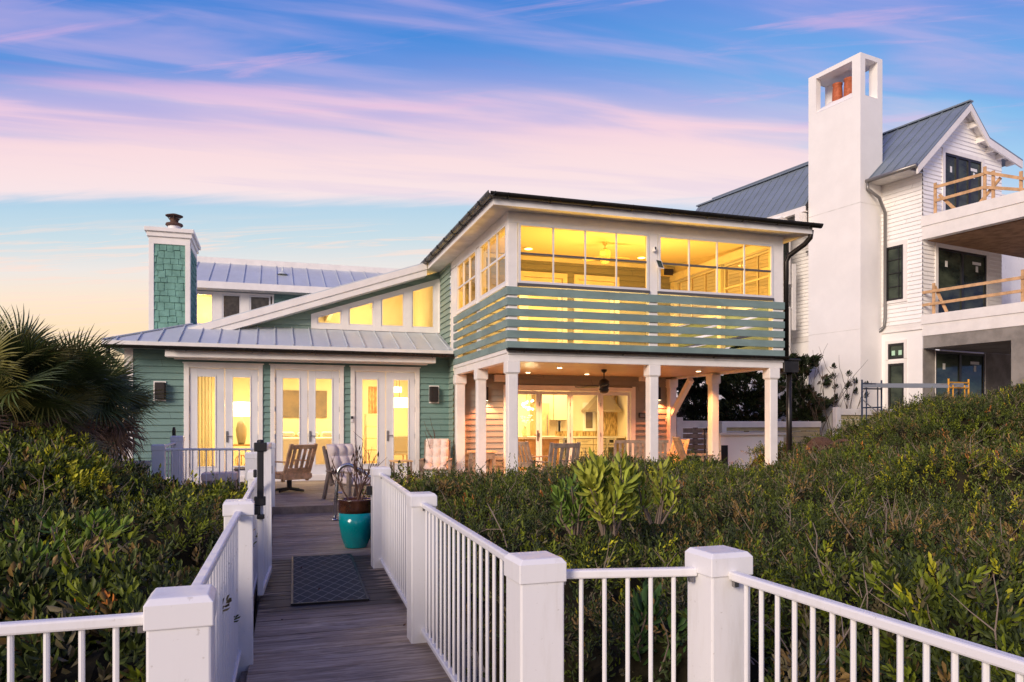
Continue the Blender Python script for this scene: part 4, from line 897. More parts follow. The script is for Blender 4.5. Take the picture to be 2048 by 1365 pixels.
p = onY(483, 900, 20.6); lamp('table_lamp_light', 'POINT', (p.x, 20.35, fz+1.75), 30, (1, .78, .45), .15)
p = onY(799, 806, 22.2); lamp('pendant_light', 'POINT', (p.x, 22.2, p.z-.3), 45, (1, .75, .4), .15)
lamp('chandelier_light', 'POINT', (onY(1053, 800, 20.6).x, 20.3, 1.9), 25, (1, .78, .42), .15)

a_, b_ = KX(1203, KY), KX(1238, KY); t = thing('tile_panel', 'tall brown mosaic tile panel on the kitchen wall beside the hood', 'wall panel', ((a_+b_)/2, KY-.01, 1.25)); mb = MB(); mb.box(a_, b_, KY-.018, KY-.002, 1.2, 2.82); mb.build('tiles', M['mosaic'], t)
mb = MB(); a_, b_ = KX(1110, KY), KX(1200, KY); t = thing('backsplash', 'low tan tile backsplash over the kitchen counter', 'backsplash', ((a_+b_)/2, KY-.01, 1.19)); mb.box(a_, b_, KY-.016, KY-.002, 1.19, 1.36); mb.build('tiles', M['mosaic'], t)
p = onY(1092, 850, 21.0); t = thing('fridge', 'tall brown panelled fridge beside the upper cabinets', 'fridge', (p.x, 21.3, kf)); mb = MB(); mb.box(p.x-.3, p.x+.1, 20.98, 21.57, kf, 2.2); mb.build('fridge_body', M['lumber'], t); mb = MB(); mb.tube([(p.x+.02, 20.93, kf+.7), (p.x+.02, 20.93, kf+1.6)], .015, 6); mb.build('handle', M['nickel'], t)
# ================================================================ the white house next door, under construction
NB = Frame(20.26, 19.12, math.radians(9.65))
nh = thing('neighbour_house', 'tall white siding and stucco house under construction with dark windows and open balconies', 'house', (22, 24, .3))
def nb(): return MB(NB)
S0, S1 = 4.45, 5.13      # lower balcony slab
S2, S3 = 7.61, 8.36      # upper balcony slab
UR = 4.4                 # right end of the gable wall
wl0, wh1 = NB.onu(1773.5, 497, 0), NB.onu(1808, 598, 0)
dl, dh_ = NB.onu(1777, 692, 0), NB.onu(1809, 714, 0)
win = (wh1.y, wl0.y, 5.77, 7.6); trn = (dh_.y, dl.y, 3.78, 4.3); dor = (dh_.y, dl.y, 1.6, 3.62)
O0 = NB.g(0, 0); mb = MB()
siding(mb, tuple(O0), tuple(NB.V), tuple(-NB.U), 0, 12, 4.9, 10.2, [win], h=.14, zref=.3)
gh = [(.76, 3.47, S1, 7.44), (1.14, 3.18, S3, 10.65)]
siding(mb, tuple(O0), tuple(NB.U), tuple(-NB.V), 0, 3.12, S1, 12.6, gh, [(.907, -1, 10.45), (-.935, -1, 14.22)], h=.14, zref=.3)
siding(mb, tuple(O0), tuple(NB.U), tuple(-NB.V), 3.12, UR, S1, 12.6, gh, [(-.227, -1, 12.0)], h=.14, zref=.3)
mb.build('lap_siding', M['nsiding'], nh)
mb = nb(); mb.box(0.0, .02, 0, trn[0], .3, 4.72); mb.box(0, .02, trn[1], 12, .3, 4.72); mb.box(0, .02, trn[0], trn[1], .3, 1.6); mb.box(0, .02, trn[0], trn[1], dor[3], trn[2]); mb.box(0, .02, trn[0], trn[1], trn[3], 4.72)
mb.build('stucco_wall', M['stucco'], nh)
mb = nb(); mb.box(-.03, .01, -.0, 12, 4.72, 4.9); mb.box(-.05, .01, -.0, 2, 4.68, 4.72); mb.build('band_board', M['white'], nh)
# chimney with open top
vc, uc, vd = 1.47, -1.11, 3.63; CT = 14.15; OP = 12.9
mb = nb(); mb.box(uc, .02, vc, vd, .3, OP-.16); cm = mb.build('chimney_stack', M['stucco'], nh)
mb = nb(); pw = .24
for (a, b) in ((uc, uc+pw), (-.02-pw+.02, .02)):
    for (c, d) in ((vc, vc+.33), (vd-.33, vd)): mb.box(a, b, c, d, OP-.16, CT-.16)
mb.box(uc, .02, vc, vd, CT-.16, CT)
mb.build('chimney_crown', M['stucco'], cm)
mb = nb(); n = 10; g = []
for i in range(n+1):
    for j in range(n+1):
        u, v = uc+(.02-uc)*i/n, vc+(vd-vc)*j/n; r = min(min(i, n-i), min(j, n-j))/(n/2)
        g.append((u, v, OP-.155+.34*min(1, r*1.6)**.8*(1+.1*math.sin(i*2.1+j))))
mb.add(g, [(i*(n+1)+j, (i+1)*(n+1)+j, (i+1)*(n+1)+j+1, i*(n+1)+j+1) for i in range(n) for j in range(n)]); mb.build('mortar_cap', M['stucco'], cm, smooth=True)
for px_ in (1675, 1698):
    mb = MB(); c = NB.g(-.55, NB.onu(px_, 180, -.55).y); mb.lathe([(.15, -.2), (.185, .08), (.175, .4), (.155, .66), (.175, .68), (.175, .73), (.14, .73), (.13, .5)], c.x, c.y, OP+.1, 20); mb.build('chimney_pot', M['terracotta'], cm, smooth=True)
mb = nb(); mb.box(uc-.004, .0, vc-.004, vc, 9.06, 9.09); mb.box(uc-.004, uc, vc, vd, 9.06, 9.09); mb.box(uc-.004, uc, vc, vd, 4.78, 4.8); mb.build('control_joint', M['soffit'], cm)
# gable roof (front facing)
ridge = (2.05, 12.40); eav = (-.75, 9.86); kn = (3.12, 11.40); er = (5.1, 10.95)
vf, vb = -.35, 12
mb = nb(); th = .05
mb.prism([(eav[0], vf, eav[1]), (ridge[0], vf, ridge[1]), (ridge[0], vf, ridge[1]-th), (eav[0], vf, eav[1]-th)], (0, 0, 0)) if 0 else None
def slab(mb, a, b, v0, v1, t=.05): mb.add([(a[0], v0, a[1]), (b[0], v0, b[1]), (b[0], v0, b[1]-t), (a[0], v0, a[1]-t), (a[0], v1, a[1]), (b[0], v1, b[1]), (b[0], v1, b[1]-t), (a[0], v1, a[1]-t)], [(0, 1, 2, 3), (4, 7, 6, 5), (0, 4, 5, 1), (3, 2, 6, 7), (0, 3, 7, 4), (1, 5, 6, 2)])
slab(mb, eav, ridge, vf, vb); slab(mb, ridge, kn, vf, vb); slab(mb, kn, er, vf, vb); gr = mb.build('gable_roof', M['zinc_blue'], nh)
mb = nb(); v = vf+.1
while v < vb: mb.bar(NB.g(0, 0)*0+Vector((eav[0], v, eav[1]+.02)), (ridge[0], v, ridge[1]+.02), .03, .05, (0, 0, 1)) if 0 else mb.add([(eav[0], v, eav[1]), (ridge[0], v, ridge[1]), (ridge[0], v, ridge[1]+.045), (eav[0], v, eav[1]+.045), (eav[0], v+.03, eav[1]), (ridge[0], v+.03, ridge[1]), (ridge[0], v+.03, ridge[1]+.045), (eav[0], v+.03, eav[1]+.045)], [(0, 1, 2, 3), (4, 7, 6, 5), (3, 2, 6, 7), (0, 3, 7, 4)]); v += .42
mb.box(ridge[0]-.1, ridge[0]+.1, vf-.02, vb, ridge[1]-.0, ridge[1]+.05); mb.build('roof_seam', M['zinc_blue'], gr)
mb = nb()
for a, b in ((eav, ridge), (ridge, kn), (kn, er)):
    d = .05; mb.add([(a[0], vf-.0, a[1]-.055), (b[0], vf, b[1]-.055), (b[0], vf, b[1]-.30), (a[0], vf, a[1]-.30), (a[0], vf+.06, a[1]-.055), (b[0], vf+.06, b[1]-.055), (b[0], vf+.06, b[1]-.30), (a[0], vf+.06, a[1]-.30)], [(0, 3, 2, 1), (4, 5, 6, 7), (3, 7, 6, 2), (0, 1, 5, 4), (0, 4, 7, 3), (1, 2, 6, 5)])
mb.build('barge_board', M['white'], nh)
mb = nb()
for a, b in ((eav, ridge), (ridge, kn), (kn, er)): slab(mb, (a[0], a[1]-.055), (b[0], b[1]-.055), vf+.062, .0, .03)
mb.build('gable_soffit', M['white'], nh)
mb = nb()
for u in (-.35, .35, 1.05, 2.5, 2.95, 3.5, 4.1, 4.7):
    z = 9.86+.907*(u+.75) if u < 2.05 else (12.4-.935*(u-2.05) if u < 3.12 else 11.4-.227*(u-3.12))
    mb = nb(); mb.box(u-.05, u+.05, vf+.062, 0, z-.30, z-.12); mb.build('rafter_tail', M['white'], nh)
mb = nb()
mb = nb(); mb.box(-.72, 0, 0.0, 1.46, 9.78, 9.81); mb.build('eave_soffit', M['soffit'], nh)
def npipe(path, r, name='downpipe', m='pipe'): mb = nb(); mb.tube([NB.g(*p)-NB.o*0 for p in path], r, 8) if 0 else None; mb = MB(); mb.tube([NB.g(*p) for p in path], r, 10); return mb.build(name, M[m], nh, smooth=True)
npipe([(-.82, vf, 9.82), (-.82, 2.1, 9.82)], .07, 'eave_gutter')
npipe([(-.82, 1.42, 9.76), (-.82, 1.42, 9.55), (-.45, 1.25, 9.25), (-.10, 1.28, 8.8), (-.07, 1.30, 5.2), (-.07, 1.34, 4.9), (-.12, 1.5, 4.75), (-.2, 1.6, 4.72)], .055)
# balcony slabs and columns
EX = -9
for z0, z1, sp in ((S0, S1, .30), (S2, S3, .33)):
    mb = nb(); mb.box(-.02, 9, EX, 0, z0, z1-sp); mb.box(-.05, 9, EX, 0.02, z1-sp, z1); mb.build('balcony_slab', M['white'], nh)
mb = nb(); mb.box(.25, 8.9, EX, -.03, S2-.03, S2-.005); mb.build('balcony_ceiling', M['soffwood'], nh)
for v in (-3.15, -7.0):
    mb = nb(); mb.box(-.0, .42, v-.45, v, S1, S2-.0); mb.build('balcony_column', M['white'], nh)
mb = nb(); mb.box(-.0, 9, EX, -.02, 4.05, S0-.005) ; mb.box(0.0, 1.2, -3.9, -2.75, .3, 4.05); mb.box(.0, .02, -.03, 0, .3, 4.05); mb.build('raw_stucco_frame', M['rawstucco'], nh)
mb = nb(); mb.box(.02, .66, -.01, .03, .3, 4.05); mb.build('ground_back_wall', M['rawstucco'], nh); mb = nb(); mb.box(3.42, 7, -.01, .03, .3, 4.05); mb.build('ground_back_wall', M['rawstucco'], nh)
mb = nb(); mb.box(UR, 9, 2.2, 2.25, .3, 10.9); mb.box(UR, UR+.03, 0, 2.2, S1, 10.8); mb.build('recess_wall', M['nsiding'], nh)
# glazing
def glaz(name, u0, u1, z0, z1, v, n, frame='blackframe', trim=.14, stick=True, muntin=0, face='v'):
    mk = (lambda mb, a, b, c, d, e, f: mb.box(a, b, c, d, e, f)) if face == 'v' else (lambda mb, a, b, c, d, e, f: mb.box(c, d, a, b, e, f))
    mb = nb()
    mk(mb, u0-trim, u0, v-.05, v+.02, z0-.02, z1+trim); mk(mb, u1, u1+trim, v-.05, v+.02, z0-.02, z1+trim); mk(mb, u0, u1, v-.05, v+.02, z1, z1+trim)
    if muntin: mk(mb, u0-trim, u1+trim, v-.06, v+.02, z0-.1, z0-.021)
    mb.build('window_trim', M['white'], nh)
    mb = nb(); f = .07; mk(mb, u0, u0+f, v-.03, v+.03, z0, z1); mk(mb, u1-f, u1, v-.03, v+.03, z0, z1); mk(mb, u0+f, u1-f, v-.03, v+.03, z0, z0+f); mk(mb, u0+f, u1-f, v-.03, v+.03, z1-f, z1)
    for k in range(1, n): x = u0+(u1-u0)*k/n; mk(mb, x-.06, x+.06, v-.03, v+.03, z0+f, z1-f)
    for k in range(1, muntin): z = z0+(z1-z0)*k/muntin; mk(mb, u0+f, u1-f, v-.03, v+.0, z-.012, z+.012)
    if muntin: mk(mb, u0+f+.10, u0+f+.12, v-.028, v+.0, z0+f, z1-f)
    w_ = mb.build(name, M[frame], nh)
    mb = nb(); mk(mb, u0+f, u1-f, v+.005, v+.02, z0+f, z1-f); mb.build('pane', M['darkglass'], w_)
    if stick:
        mb = nb(); mk(mb, (u0+u1)/2+(u1-u0)*.22, (u0+u1)/2+(u1-u0)*.40, v-.002, v+.002, z1-.38, z1-.28); mk(mb, (u0+u1)/2+(u1-u0)*.29, (u0+u1)/2+(u1-u0)*.34, v-.002, v+.002, z1-.62, z1-.42); mk(mb, u0+(u1-u0)*.16, u0+(u1-u0)*.21, v-.002, v+.002, z1-.6, z1-.4)
        mb.build('sticker', M['paper'], w_)
    return w_
glaz('glass_door', 1.14, 3.18, S3+.02, 10.65, 0, 3, stick=True); glaz('glass_door', .76, 3.47, S1+.02, 7.44, 0, 2); glaz('glass_door', .66, 3.4, 1.2, 4.0, 0.02, 2, trim=.02)
glaz('window', win[0], win[1], win[2], win[3], 0, 1, muntin=4, face='u', stick=False); w_ = glaz('transom_window', trn[0], trn[1], trn[2], trn[3], .01, 1, face='u', stick=False, trim=.1)
mb = nb(); [mb.box(-.002, .01, trn[0]+.1+k*.25, trn[0]+.22+k*.25, trn[2]+.12, trn[2]+.28) for k in (0, 1)]; mb.build('sticker', M['greensticker'], w_)
glaz('side_door', dor[0], dor[1], dor[2], dor[3], .01, 1, face='u', stick=False, trim=.1)
glaz('window', 4.9, 6.6, S1+.02, 7.3, 2.19, 2, stick=True); glaz('window', 4.9, 6.6, S3+.02, 10.2, 2.19, 2, stick=False)
# rear wing with the long blue-grey roof
wv = 4.6
p1 = NB.onu(1617, 331, 0.4); RZ = p1.z; e1 = -1.25; EZ = 9.55
mb = nb(); slab(mb, (e1, EZ), (.4, RZ), 3.66, 11.2); slab(mb, (.4, RZ), (4.5, EZ-1), 3.66, 11.2); wr = mb.build('wing_roof', M['zinc_blue'], nh)
mb = nb(); v = 3.75
while v < 11.2: mb.add([(e1, v, EZ), (.4, v, RZ), (.4, v, RZ+.045), (e1, v, EZ+.045), (e1, v+.03, EZ), (.4, v+.03, RZ), (.4, v+.03, RZ+.045), (e1, v+.03, EZ+.045)], [(0, 1, 2, 3), (4, 7, 6, 5), (3, 2, 6, 7), (0, 3, 7, 4)]); v += .42
mb.box(.3, .5, 3.66, 11.25, RZ, RZ+.06); mb.build('roof_seam', M['zinc_blue'], wr)
mb = nb(); mb.box(e1-.02, e1+.04, 3.66, 11.2, EZ-.25, EZ-.055); mb.box(e1+.05, -1.12, 3.66, 11.2, EZ-.26, EZ-.22); mb.box(-1.5, -1.1, 3.7, 3.9, EZ-.7, EZ-.3); mb.build('wing_fascia', M['white'], nh)
ul = NB.onv(1562, 500, wv).x; O1 = NB.g(0, wv); mb = MB()
siding(mb, tuple(O1), tuple(NB.U), tuple(-NB.V), ul, -1.1, 5.1, EZ-.2, (), h=.14, zref=.3); siding(mb, tuple(NB.g(ul, wv)), tuple(NB.V), tuple(-NB.U), 0, 8, 5.1, EZ-.2, (), h=.14, zref=.3); mb.build('wing_siding', M['nsiding'], nh)
mb = nb(); mb.box(ul, -1.1, wv, wv+.1, .3, 4.9); mb.box(ul, ul+.05, wv+.1, 12, .3, 4.9); mb.box(ul-.03, -1.1, wv-.03, wv, 4.9, 5.1); mb.box(ul+.55, ul+.75, wv-.04, wv, 5.1, 7.6); mb.build('wing_base', M['stucco'], nh)
for z0, z1 in ((6.9, 8.5), (4.0, 5.9)):
    glaz('window', ul+.02, ul+.34, z0, z1, wv-.04, 1, stick=False, trim=.06, muntin=3)
glaz('window', -1.68, -1.42, 3.5, 4.0, wv-.01, 1, stick=False, trim=.05)
p = NB.onv(1613, 505, wv-.05); mb = MB(); c = NB.g(p.x, wv-.1, p.z); mb.lathe([(.05, -.03), (.07, 0), (.05, .04)], c.x, c.y, c.z, 12); mb.build('wall_vent', M['pipe'], nh)
# timber guard rails on the balconies
def guard(zb, posts, rails, label, braces=()):
    c = NB.g(.1, -1, zb); t = thing('guard_rail', label, 'guard rail', tuple(c), group='temporary timber guard rails on the balconies')
    for v, h_ in posts:
        mb = nb(); mb.box(.02, .06, v-.045, v+.045, zb+.002, zb+h_); mb.build('rail_post', M['lumber'], t)
    for v0, z0, v1, z1 in rails:
        mb = MB(); mb.bar(NB.g(-.0, v0, z0), NB.g(-.0, v1, z1), .035, .09); mb.build('rail_board', M['lumber'], t)
    for a, b in braces:
        mb = MB(); mb.bar(NB.g(*a), NB.g(*b), .035, .09); mb.build('brace_board', M['lumber'], t)
f = lambda px, py: NB.onu(px, py, 0)
def rr(*q): return [(f(a, b).y, f(a, b).z, f(c, d).y, f(c, d).z) for a, b, c, d in q]
guard(S1, [(f(1866, 600).y, 1.0), (-3.05, .95)], rr((1845, 586, 2048, 555), (1845, 611, 2044, 582)), 'temporary lumber guard rail on the lower balcony', [((.1, -.75, S1+.02), (.1, -.35, S1+.9))])
guard(S3, [(f(1869, 400).y, 1.0), (f(1968, 380).y, 1.05), (f(1985, 380).y, .85), (-3.0, .6)], rr((1870, 375, 1968, 348), (1870, 402, 1968, 375), (1968, 345, 2048, 358), (1968, 375, 2048, 380)), 'temporary lumber guard rail on the upper balcony', [((.1, -1.0, S3+.02), (.1, -.5, S3+.6)), ((.1, -1.8, S3+.02), (.1, -2.4, S3+.6))])
# another roof at the far right edge
nr = thing('distant_roof', 'sliver of another white house with a dark roof at the right edge', 'house', tuple(NB.g(9, 6, .3)))
mb = nb(); mb.box(5.6, 12, 3.2, 9, 6, 11.2); mb.build('wall', M['nsiding'], nr); mb = nb(); slab(mb, (5.1, 11.1), (9, 12.2), 2.6, 9.5, .12); mb.build('roof', M['zinc_blue'], nr)
# scaffold
t = thing('scaffold', 'small scaffold of dark blue and yellow frames with a plank beside the white house', 'scaffold', tuple(at(1730, 840, 21.5))[:2]+(1.2,))
A = lambda px, py, d: at(px, py, d)
def sframe(px0, px1, d0, d1, m, ytop, ybot):
    mb = MB(); a, b = A(px0, ytop, d0), A(px1, ytop+1, d1); zb = .6
    for p in (a, b): mb.tube([(p.x, p.y, zb), (p.x, p.y, p.z+.06)], .025, 8)
    i0, i1 = a.lerp(b, .22), a.lerp(b, .8)
    for p in (i0, i1): mb.tube([(p.x, p.y, zb), (p.x, p.y, p.z-.12)], .02, 6)
    for dz in (-.05, -.2, -.75, -1.2): mb.tube([(a.x, a.y, a.z+dz), (b.x, b.y, b.z+dz)], .022, 6)
    return mb.build('scaffold_frame', m, t), a, b
_, a, b = sframe(1724, 1763, 21.5, 22.3, M['scafblue'], 764, 840); _, c, d = sframe(1897, 1937, 21.5, 22.3, M['scafyel'], 762, 840)
mb = MB(); mb.bar(a+Vector((0, 0, -.12)), c+Vector((0, 0, -.16)), .04, .09); mb.bar(b+Vector((0, 0, -.12)), d+Vector((0, 0, -.16)), .04, .09)
mb.bar((a+b)/2+Vector((0, 0, -.07)), (c+d)/2+Vector((0, 0, -.1)), .5, .035); mb.build('plank', M['galv'], t)
mb = MB(); mb.tube([a+Vector((0, 0, -.5)), (a+c)/2+Vector((0, 0, -1.6))], .015, 6); mb.build('cross_brace', M['galv'], t)
# ================================================================ dune scrub height field
def H0(px, py, d): p = at(px, py, d); return (p.x, p.y, p.z)
ctrl = [H0(*q) for q in ((900, 1020, 6), (830, 965, 10.5), (1000, 958, 11), (1250, 962, 10.5), (1300, 1005, 8), (1500, 935, 11.5), (1600, 912, 12), (1700, 885, 12), (1800, 806, 14), (1745, 868, 13.5), (1690, 893, 13.2), (1640, 908, 12.8), (1700, 892, 16), (1640, 898, 17), (1735, 880, 17.5), (1665, 895, 14.5), (1750, 868, 15.5), (1600, 905, 15), (1745, 875, 19.5), (1810, 806, 16), (1860, 792, 16),
    (1900, 782, 14.5), (2048, 768, 15), (1850, 905, 10.5), (2000, 905, 9), (1700, 1010, 7.5), (1950, 1060, 5.5), (2048, 1010, 6.5),
    (300, 1110, 4.2), (100, 1010, 5.5), (440, 1010, 7.5), (420, 968, 10), (300, 950, 11), (200, 905, 10.5), (100, 860, 10), (0, 815, 10), (0, 905, 7.5), (480, 985, 11.5))]
ctrl += [(2.2, 4.2, .82), (3.2, 5, .80), (1.6, 3.2, .74), (2.6, 2.2, .78), (2.6, .5, .8), (4.5, 3, .82), (6.5, 2.5, .9), (-1, 3.4, .82), (-2.5, 3.6, .9), (-3.2, 5, 1.05), (1.5, 9.5, .72), (1.5, 7, .72), (8, 11, .85), (10, 9, .8), (-4, 12, 1.6), (3, 12, .8), (16, 3, 1.2), (18, 10, 2.3), (-8, 8, 2.0), (13.5, 14, 2.0), (10, 12.5, 1.0), (9.5, 14, .9), (8.5, 12, .8), (11, 14.5, 1.15), (10.4, 11.4, 1.1), (11.3, 13, 1.25), (9.3, 10.2, .95), (15, 14, 2.2), (1.2, 11.5, .65)]
cA = np.array(ctrl)
def Hs(x, y):
    x = np.asarray(x, float); y = np.asarray(y, float)
    d2 = (x[..., None]-cA[:, 0])**2+(y[..., None]-cA[:, 1])**2+.15
    w_ = 1/d2**2.3
    return (w_*cA[:, 2]).sum(-1)/w_.sum(-1)
def vnoise(x, y, s, seed=0):
    r = np.random.default_rng(100+seed).random((64, 64)); x = np.asarray(x)*s+31.3; y = np.asarray(y)*s+17.7
    xi = np.floor(x).astype(int); yi = np.floor(y).astype(int); fx = x-xi; fy = y-yi; fx = fx*fx*(3-2*fx); fy = fy*fy*(3-2*fy)
    g = lambda i, j: r[i % 64, j % 64]
    return (g(xi, yi)*(1-fx)+g(xi+1, yi)*fx)*(1-fy)+(g(xi, yi+1)*(1-fx)+g(xi+1, yi+1)*fx)*fy
def Hn(x, y):
    return Hs(x, y)-.05-.26*np.exp(-((x-10.3)**2+(y-12.2)**2)/7.0)+.30*(vnoise(x, y, .8, 1)-.5)+.32*(vnoise(x, y, 1.9, 2)-.5)+.15*(vnoise(x, y, 5.0, 3)-.5)
# where the scrub grows (distance inside, metres; negative outside)
def seg_side(x, y, a, b): # positive on the left of a->b
    dx, dy = b[0]-a[0], b[1]-a[1]; L = math.hypot(dx, dy); return (dx*(y-a[1])-dy*(x-a[0]))/L
def inR(x, y):
    walk = x-(1.20+.021*(y-2)); front = seg_side(x, y, (1.1, 3.04), (1.78, 2.84))
    east = x-1.95
    d = np.minimum(walk, np.where(y > 2.74, front, east)); d = np.minimum(d, np.maximum(12.75-y, (x-11.0)))
    d = np.minimum(d, 15.8-y+0*x); return np.minimum(d, 19-x)
def inL(x, y):
    walk = (-.33+.021*(y-2))-x; front = y-2.72; return np.minimum(np.minimum(np.minimum(walk, front), np.maximum(12.6-y, -3.6-x)), np.minimum(16-y, x+10.5))
# ---------------------------------------------------------------- ground
n = 140; gx = np.concatenate([[-900, -300, -90, -40], np.linspace(-16, 30, n), [50, 120, 400, 900]]); gy = np.concatenate([[-700, -60], np.linspace(-8, 34, 120), [60, 150, 500, 1200]])
GX, GY = np.meshgrid(gx, gy, indexing='ij'); nearm = np.clip(1-np.maximum(np.abs(GX-4)-14, 0)/10, 0, 1)*np.clip((17.0-GY)/3, 0, 1)
GZ = np.where(nearm > 0, (Hs(GX, GY)-1.05)*nearm, 0)+(1-nearm)*np.where(GY > 15, .05, -.3); GZ = np.minimum(GZ, np.where((GX > -4) & (GX < 11) & (GY > 11.5), .0, 5)); GZ = np.where((np.abs(GX-.4) < 1.0) & (GY < 13.2), np.minimum(GZ, -.35), GZ)
GZ = GZ-.8*np.clip((np.abs(GX)-40)/100, 0, 1)
vs = np.stack([GX, GY, GZ], -1).reshape(-1, 3); ny = len(gy)
me = bpy.data.meshes.new('ground'); me.from_pydata(vs.tolist(), [], [(i*ny+j, (i+1)*ny+j, (i+1)*ny+j+1, i*ny+j+1) for i in range(len(gx)-1) for j in range(ny-1)]); me.materials.append(M['sand'])
me.polygons.foreach_set('use_smooth', [True]*len(me.polygons)); o = bpy.data.objects.new('ground', me); col.objects.link(o); struct(o)
# ---------------------------------------------------------------- boardwalk and deck, plank by plank
WS = .013
def wz(y): return max(0, (y-5.5))*WS+min(0, (y-5.5))*.004
def planks(name, y0, y1, xl, xr, zf, pitch=.142, skip=None):
    vs, fs, at_ = [], [], []; y = y0; r_ = random.Random(9)
    def put(a, b, ya, yb, z, v):
        b0 = len(vs); t = .03
        for zz in (z-t, z): vs.extend([(a, ya, zz), (b, ya, zz), (b, yb, zz), (a, yb, zz)])
        for f in ((0, 3, 2, 1), (4, 5, 6, 7), (0, 1, 5, 4), (1, 2, 6, 5), (2, 3, 7, 6), (3, 0, 4, 7)): fs.append(tuple(b0+i for i in f)); at_.append(v)
    while y < y1:
        a, b = xl(y), xr(y); z = zf(y)+r_.uniform(-.0015, .0015); ya, yb = y+.0018, min(y+pitch-.0018, y1)
        if b-a > 2.5:
            x = a-r_.uniform(0, 2.5)
            while x < b:
                x2 = x+r_.choice([2.4, 3.0, 3.6]); put(max(a, x)+.001, min(b, x2)-.001, ya, yb, z, r_.random()); x = x2
        else: put(a, b, ya, yb, z, r_.random())
        y += pitch
    me = bpy.data.meshes.new(name); me.from_pydata(vs, [], fs); me.materials.append(M['plank'])
    A_ = me.attributes.new('plank', 'FLOAT', 'FACE'); A_.data.foreach_set('value', at_); o = bpy.data.objects.new(name, me); col.objects.link(o); struct(o); return o
YS = 13.0
planks('boardwalk', -2.0, YS, lambda y: -.20+.021*(y-3) if y > 2.4 else -3.0, lambda y: 1.09+.021*(y-3) if y > 2.75 else 1.75, wz)
planks('house_deck', YS+.035, YW+.05, lambda y: -3.4, lambda y: XP+.5, lambda y: DZ, .14)
planks('house_deck', YW+.055, YF-.02, lambda y: XL, lambda y: XR-.01, lambda y: DZ, .14)
mb = MB(); mb.box(-3.4, XP+.5, YS, YS+.032, -.3, DZ-.002); struct(mb.build('deck_edge_board', M['greywood']))
mb = MB(); mb.box(-.2, -.16, 2.2, YS-.01, -.25, -.04); mb.box(1.1, 1.14, 2.2, YS-.01, -.25, -.04); struct(mb.build('walk_stringer', M['greywood']))
# ---------------------------------------------------------------- railings
PH = 1.10
def rpost(parent, x, y, z, h=PH, ang=0, w_=.186):
    F = Frame(x, y, ang); mb = MB(F); a = w_/2; mb.box(-a, a, -a, a, z-.25, z+h-.09); p = mb.build('post', M['vinyl'], parent, bevel=.008, seg=2)
    mb = MB(F); c = a+.007; t = .016; mb.add([(-c, -c, z+h-.095), (c, -c, z+h-.095), (c, c, z+h-.095), (-c, c, z+h-.095), (-c, -c, z+h-.02), (c, -c, z+h-.02), (c, c, z+h-.02), (-c, c, z+h-.02), (-c+t, -c+t, z+h), (c-t, -c+t, z+h), (c-t, c-t, z+h), (-c+t, c-t, z+h)],
        [(0, 3, 2, 1), (0, 1, 5, 4), (1, 2, 6, 5), (2, 3, 7, 6), (3, 0, 4, 7), (4, 5, 9, 8), (5, 6, 10, 9), (6, 7, 11, 10), (7, 4, 8, 11), (8, 9, 10, 11)]); mb.build('post_cap', M['vinyl'], p, bevel=.004, seg=2)
    return p
def rail(parent, A, B, gap=.095, ht=1.02, zb=.09, sp=.128, rw=.042, rh=.036, dia=.019, rb=.155/2):
    A, B = Vector(A), Vector(B); d = (B-A); L = d.length; dn = d/L; a, b = A+dn*gap, B-dn*gap; up = Vector((0, 0, 1))
    mb = MB(); mb.bar(a+up*ht, b+up*ht, rw, rh); mb.build('top_rail', M['vinyl'], parent, bevel=.008, seg=2)
    mb = MB(); mb.bar(a+up*zb, b+up*zb, rw, rh); mb.build('bottom_rail', M['vinyl'], parent, bevel=.006)
    n = max(1, int(round((b-a).length/sp))); me = None
    for k in range(1, n):
        q = a.lerp(b, k/n); 
        if me is None:
            mb = MB(); mb.lathe([(dia/2, zb+.01), (dia/2, ht-.005)], q.x, q.y, q.z, 8); o = mb.build('baluster', M['vinyl'], parent, smooth=False); me = o; q0 = q.copy()
        else:
            c = me.copy(); col.objects.link(c); c.parent = parent; c.location = q-q0
    for e, s in ((a, 1), (b, -1)):
        mb = MB(); c = e+up*(ht-.032)+dn*s*.012; mb.bar(c, c+dn*s*.02, .02, .02); mb.build('bracket', M['nickel'], parent)
wx = lambda y, s: ((-.05 if 0 else -.29)+.085+.021*(y-3)) if s < 0 else (.965+.021*(y-3))
R3 = (1.015, 2.86); R2 = (1.063, 5.54); R1 = (1.135, 8.30); R4 = (1.772, 2.70)
L1 = (-.278, 2.60); L2 = (-.220, 5.40); L2b = (-.150, 8.2); L3 = (-.03, 13.12)
t = thing('railing', 'white railing along the right side of the boardwalk, turning off to the right edge', 'railing', (1, 3, 0), group='white railings of the boardwalk')
for p, an in ((R3, .02), (R2, .02), (R1, .02)): rpost(t, p[0], p[1], wz(p[1]), ang=an)
rpost(t, R4[0], R4[1], 0, ang=.02)
Z3 = lambda p: (p[0], p[1], wz(p[1]))
mb = MB(); mb.box(R1[0]-.15, R1[0]-.094, R1[1]-.03, R1[1]+.03, .83, .93); mb.build('gate_strike', M['black'], t, bevel=.006); rail(t, Z3(R3), Z3(R2)); rail(t, Z3(R2), Z3(R1)); rail(t, Z3(R3), Z3(R4), sp=.094); rail(t, Z3(R4), (1.83, .2, 0), sp=.094)
t = thing('railing', 'white railing along the left side of the boardwalk, turning off to the left edge', 'railing', (-.2, 3, 0), group='white railings of the boardwalk')
for p in (L1, L2, L2b): rpost(t, p[0], p[1], wz(p[1]), ang=.02)
rail(t, Z3(L1), Z3(L2)); rail(t, Z3(L2), Z3(L2b)); rail(t, (-3.3, 2.56, 0), Z3(L1), sp=.094); rpost(t, -3.38, 2.56, 0)
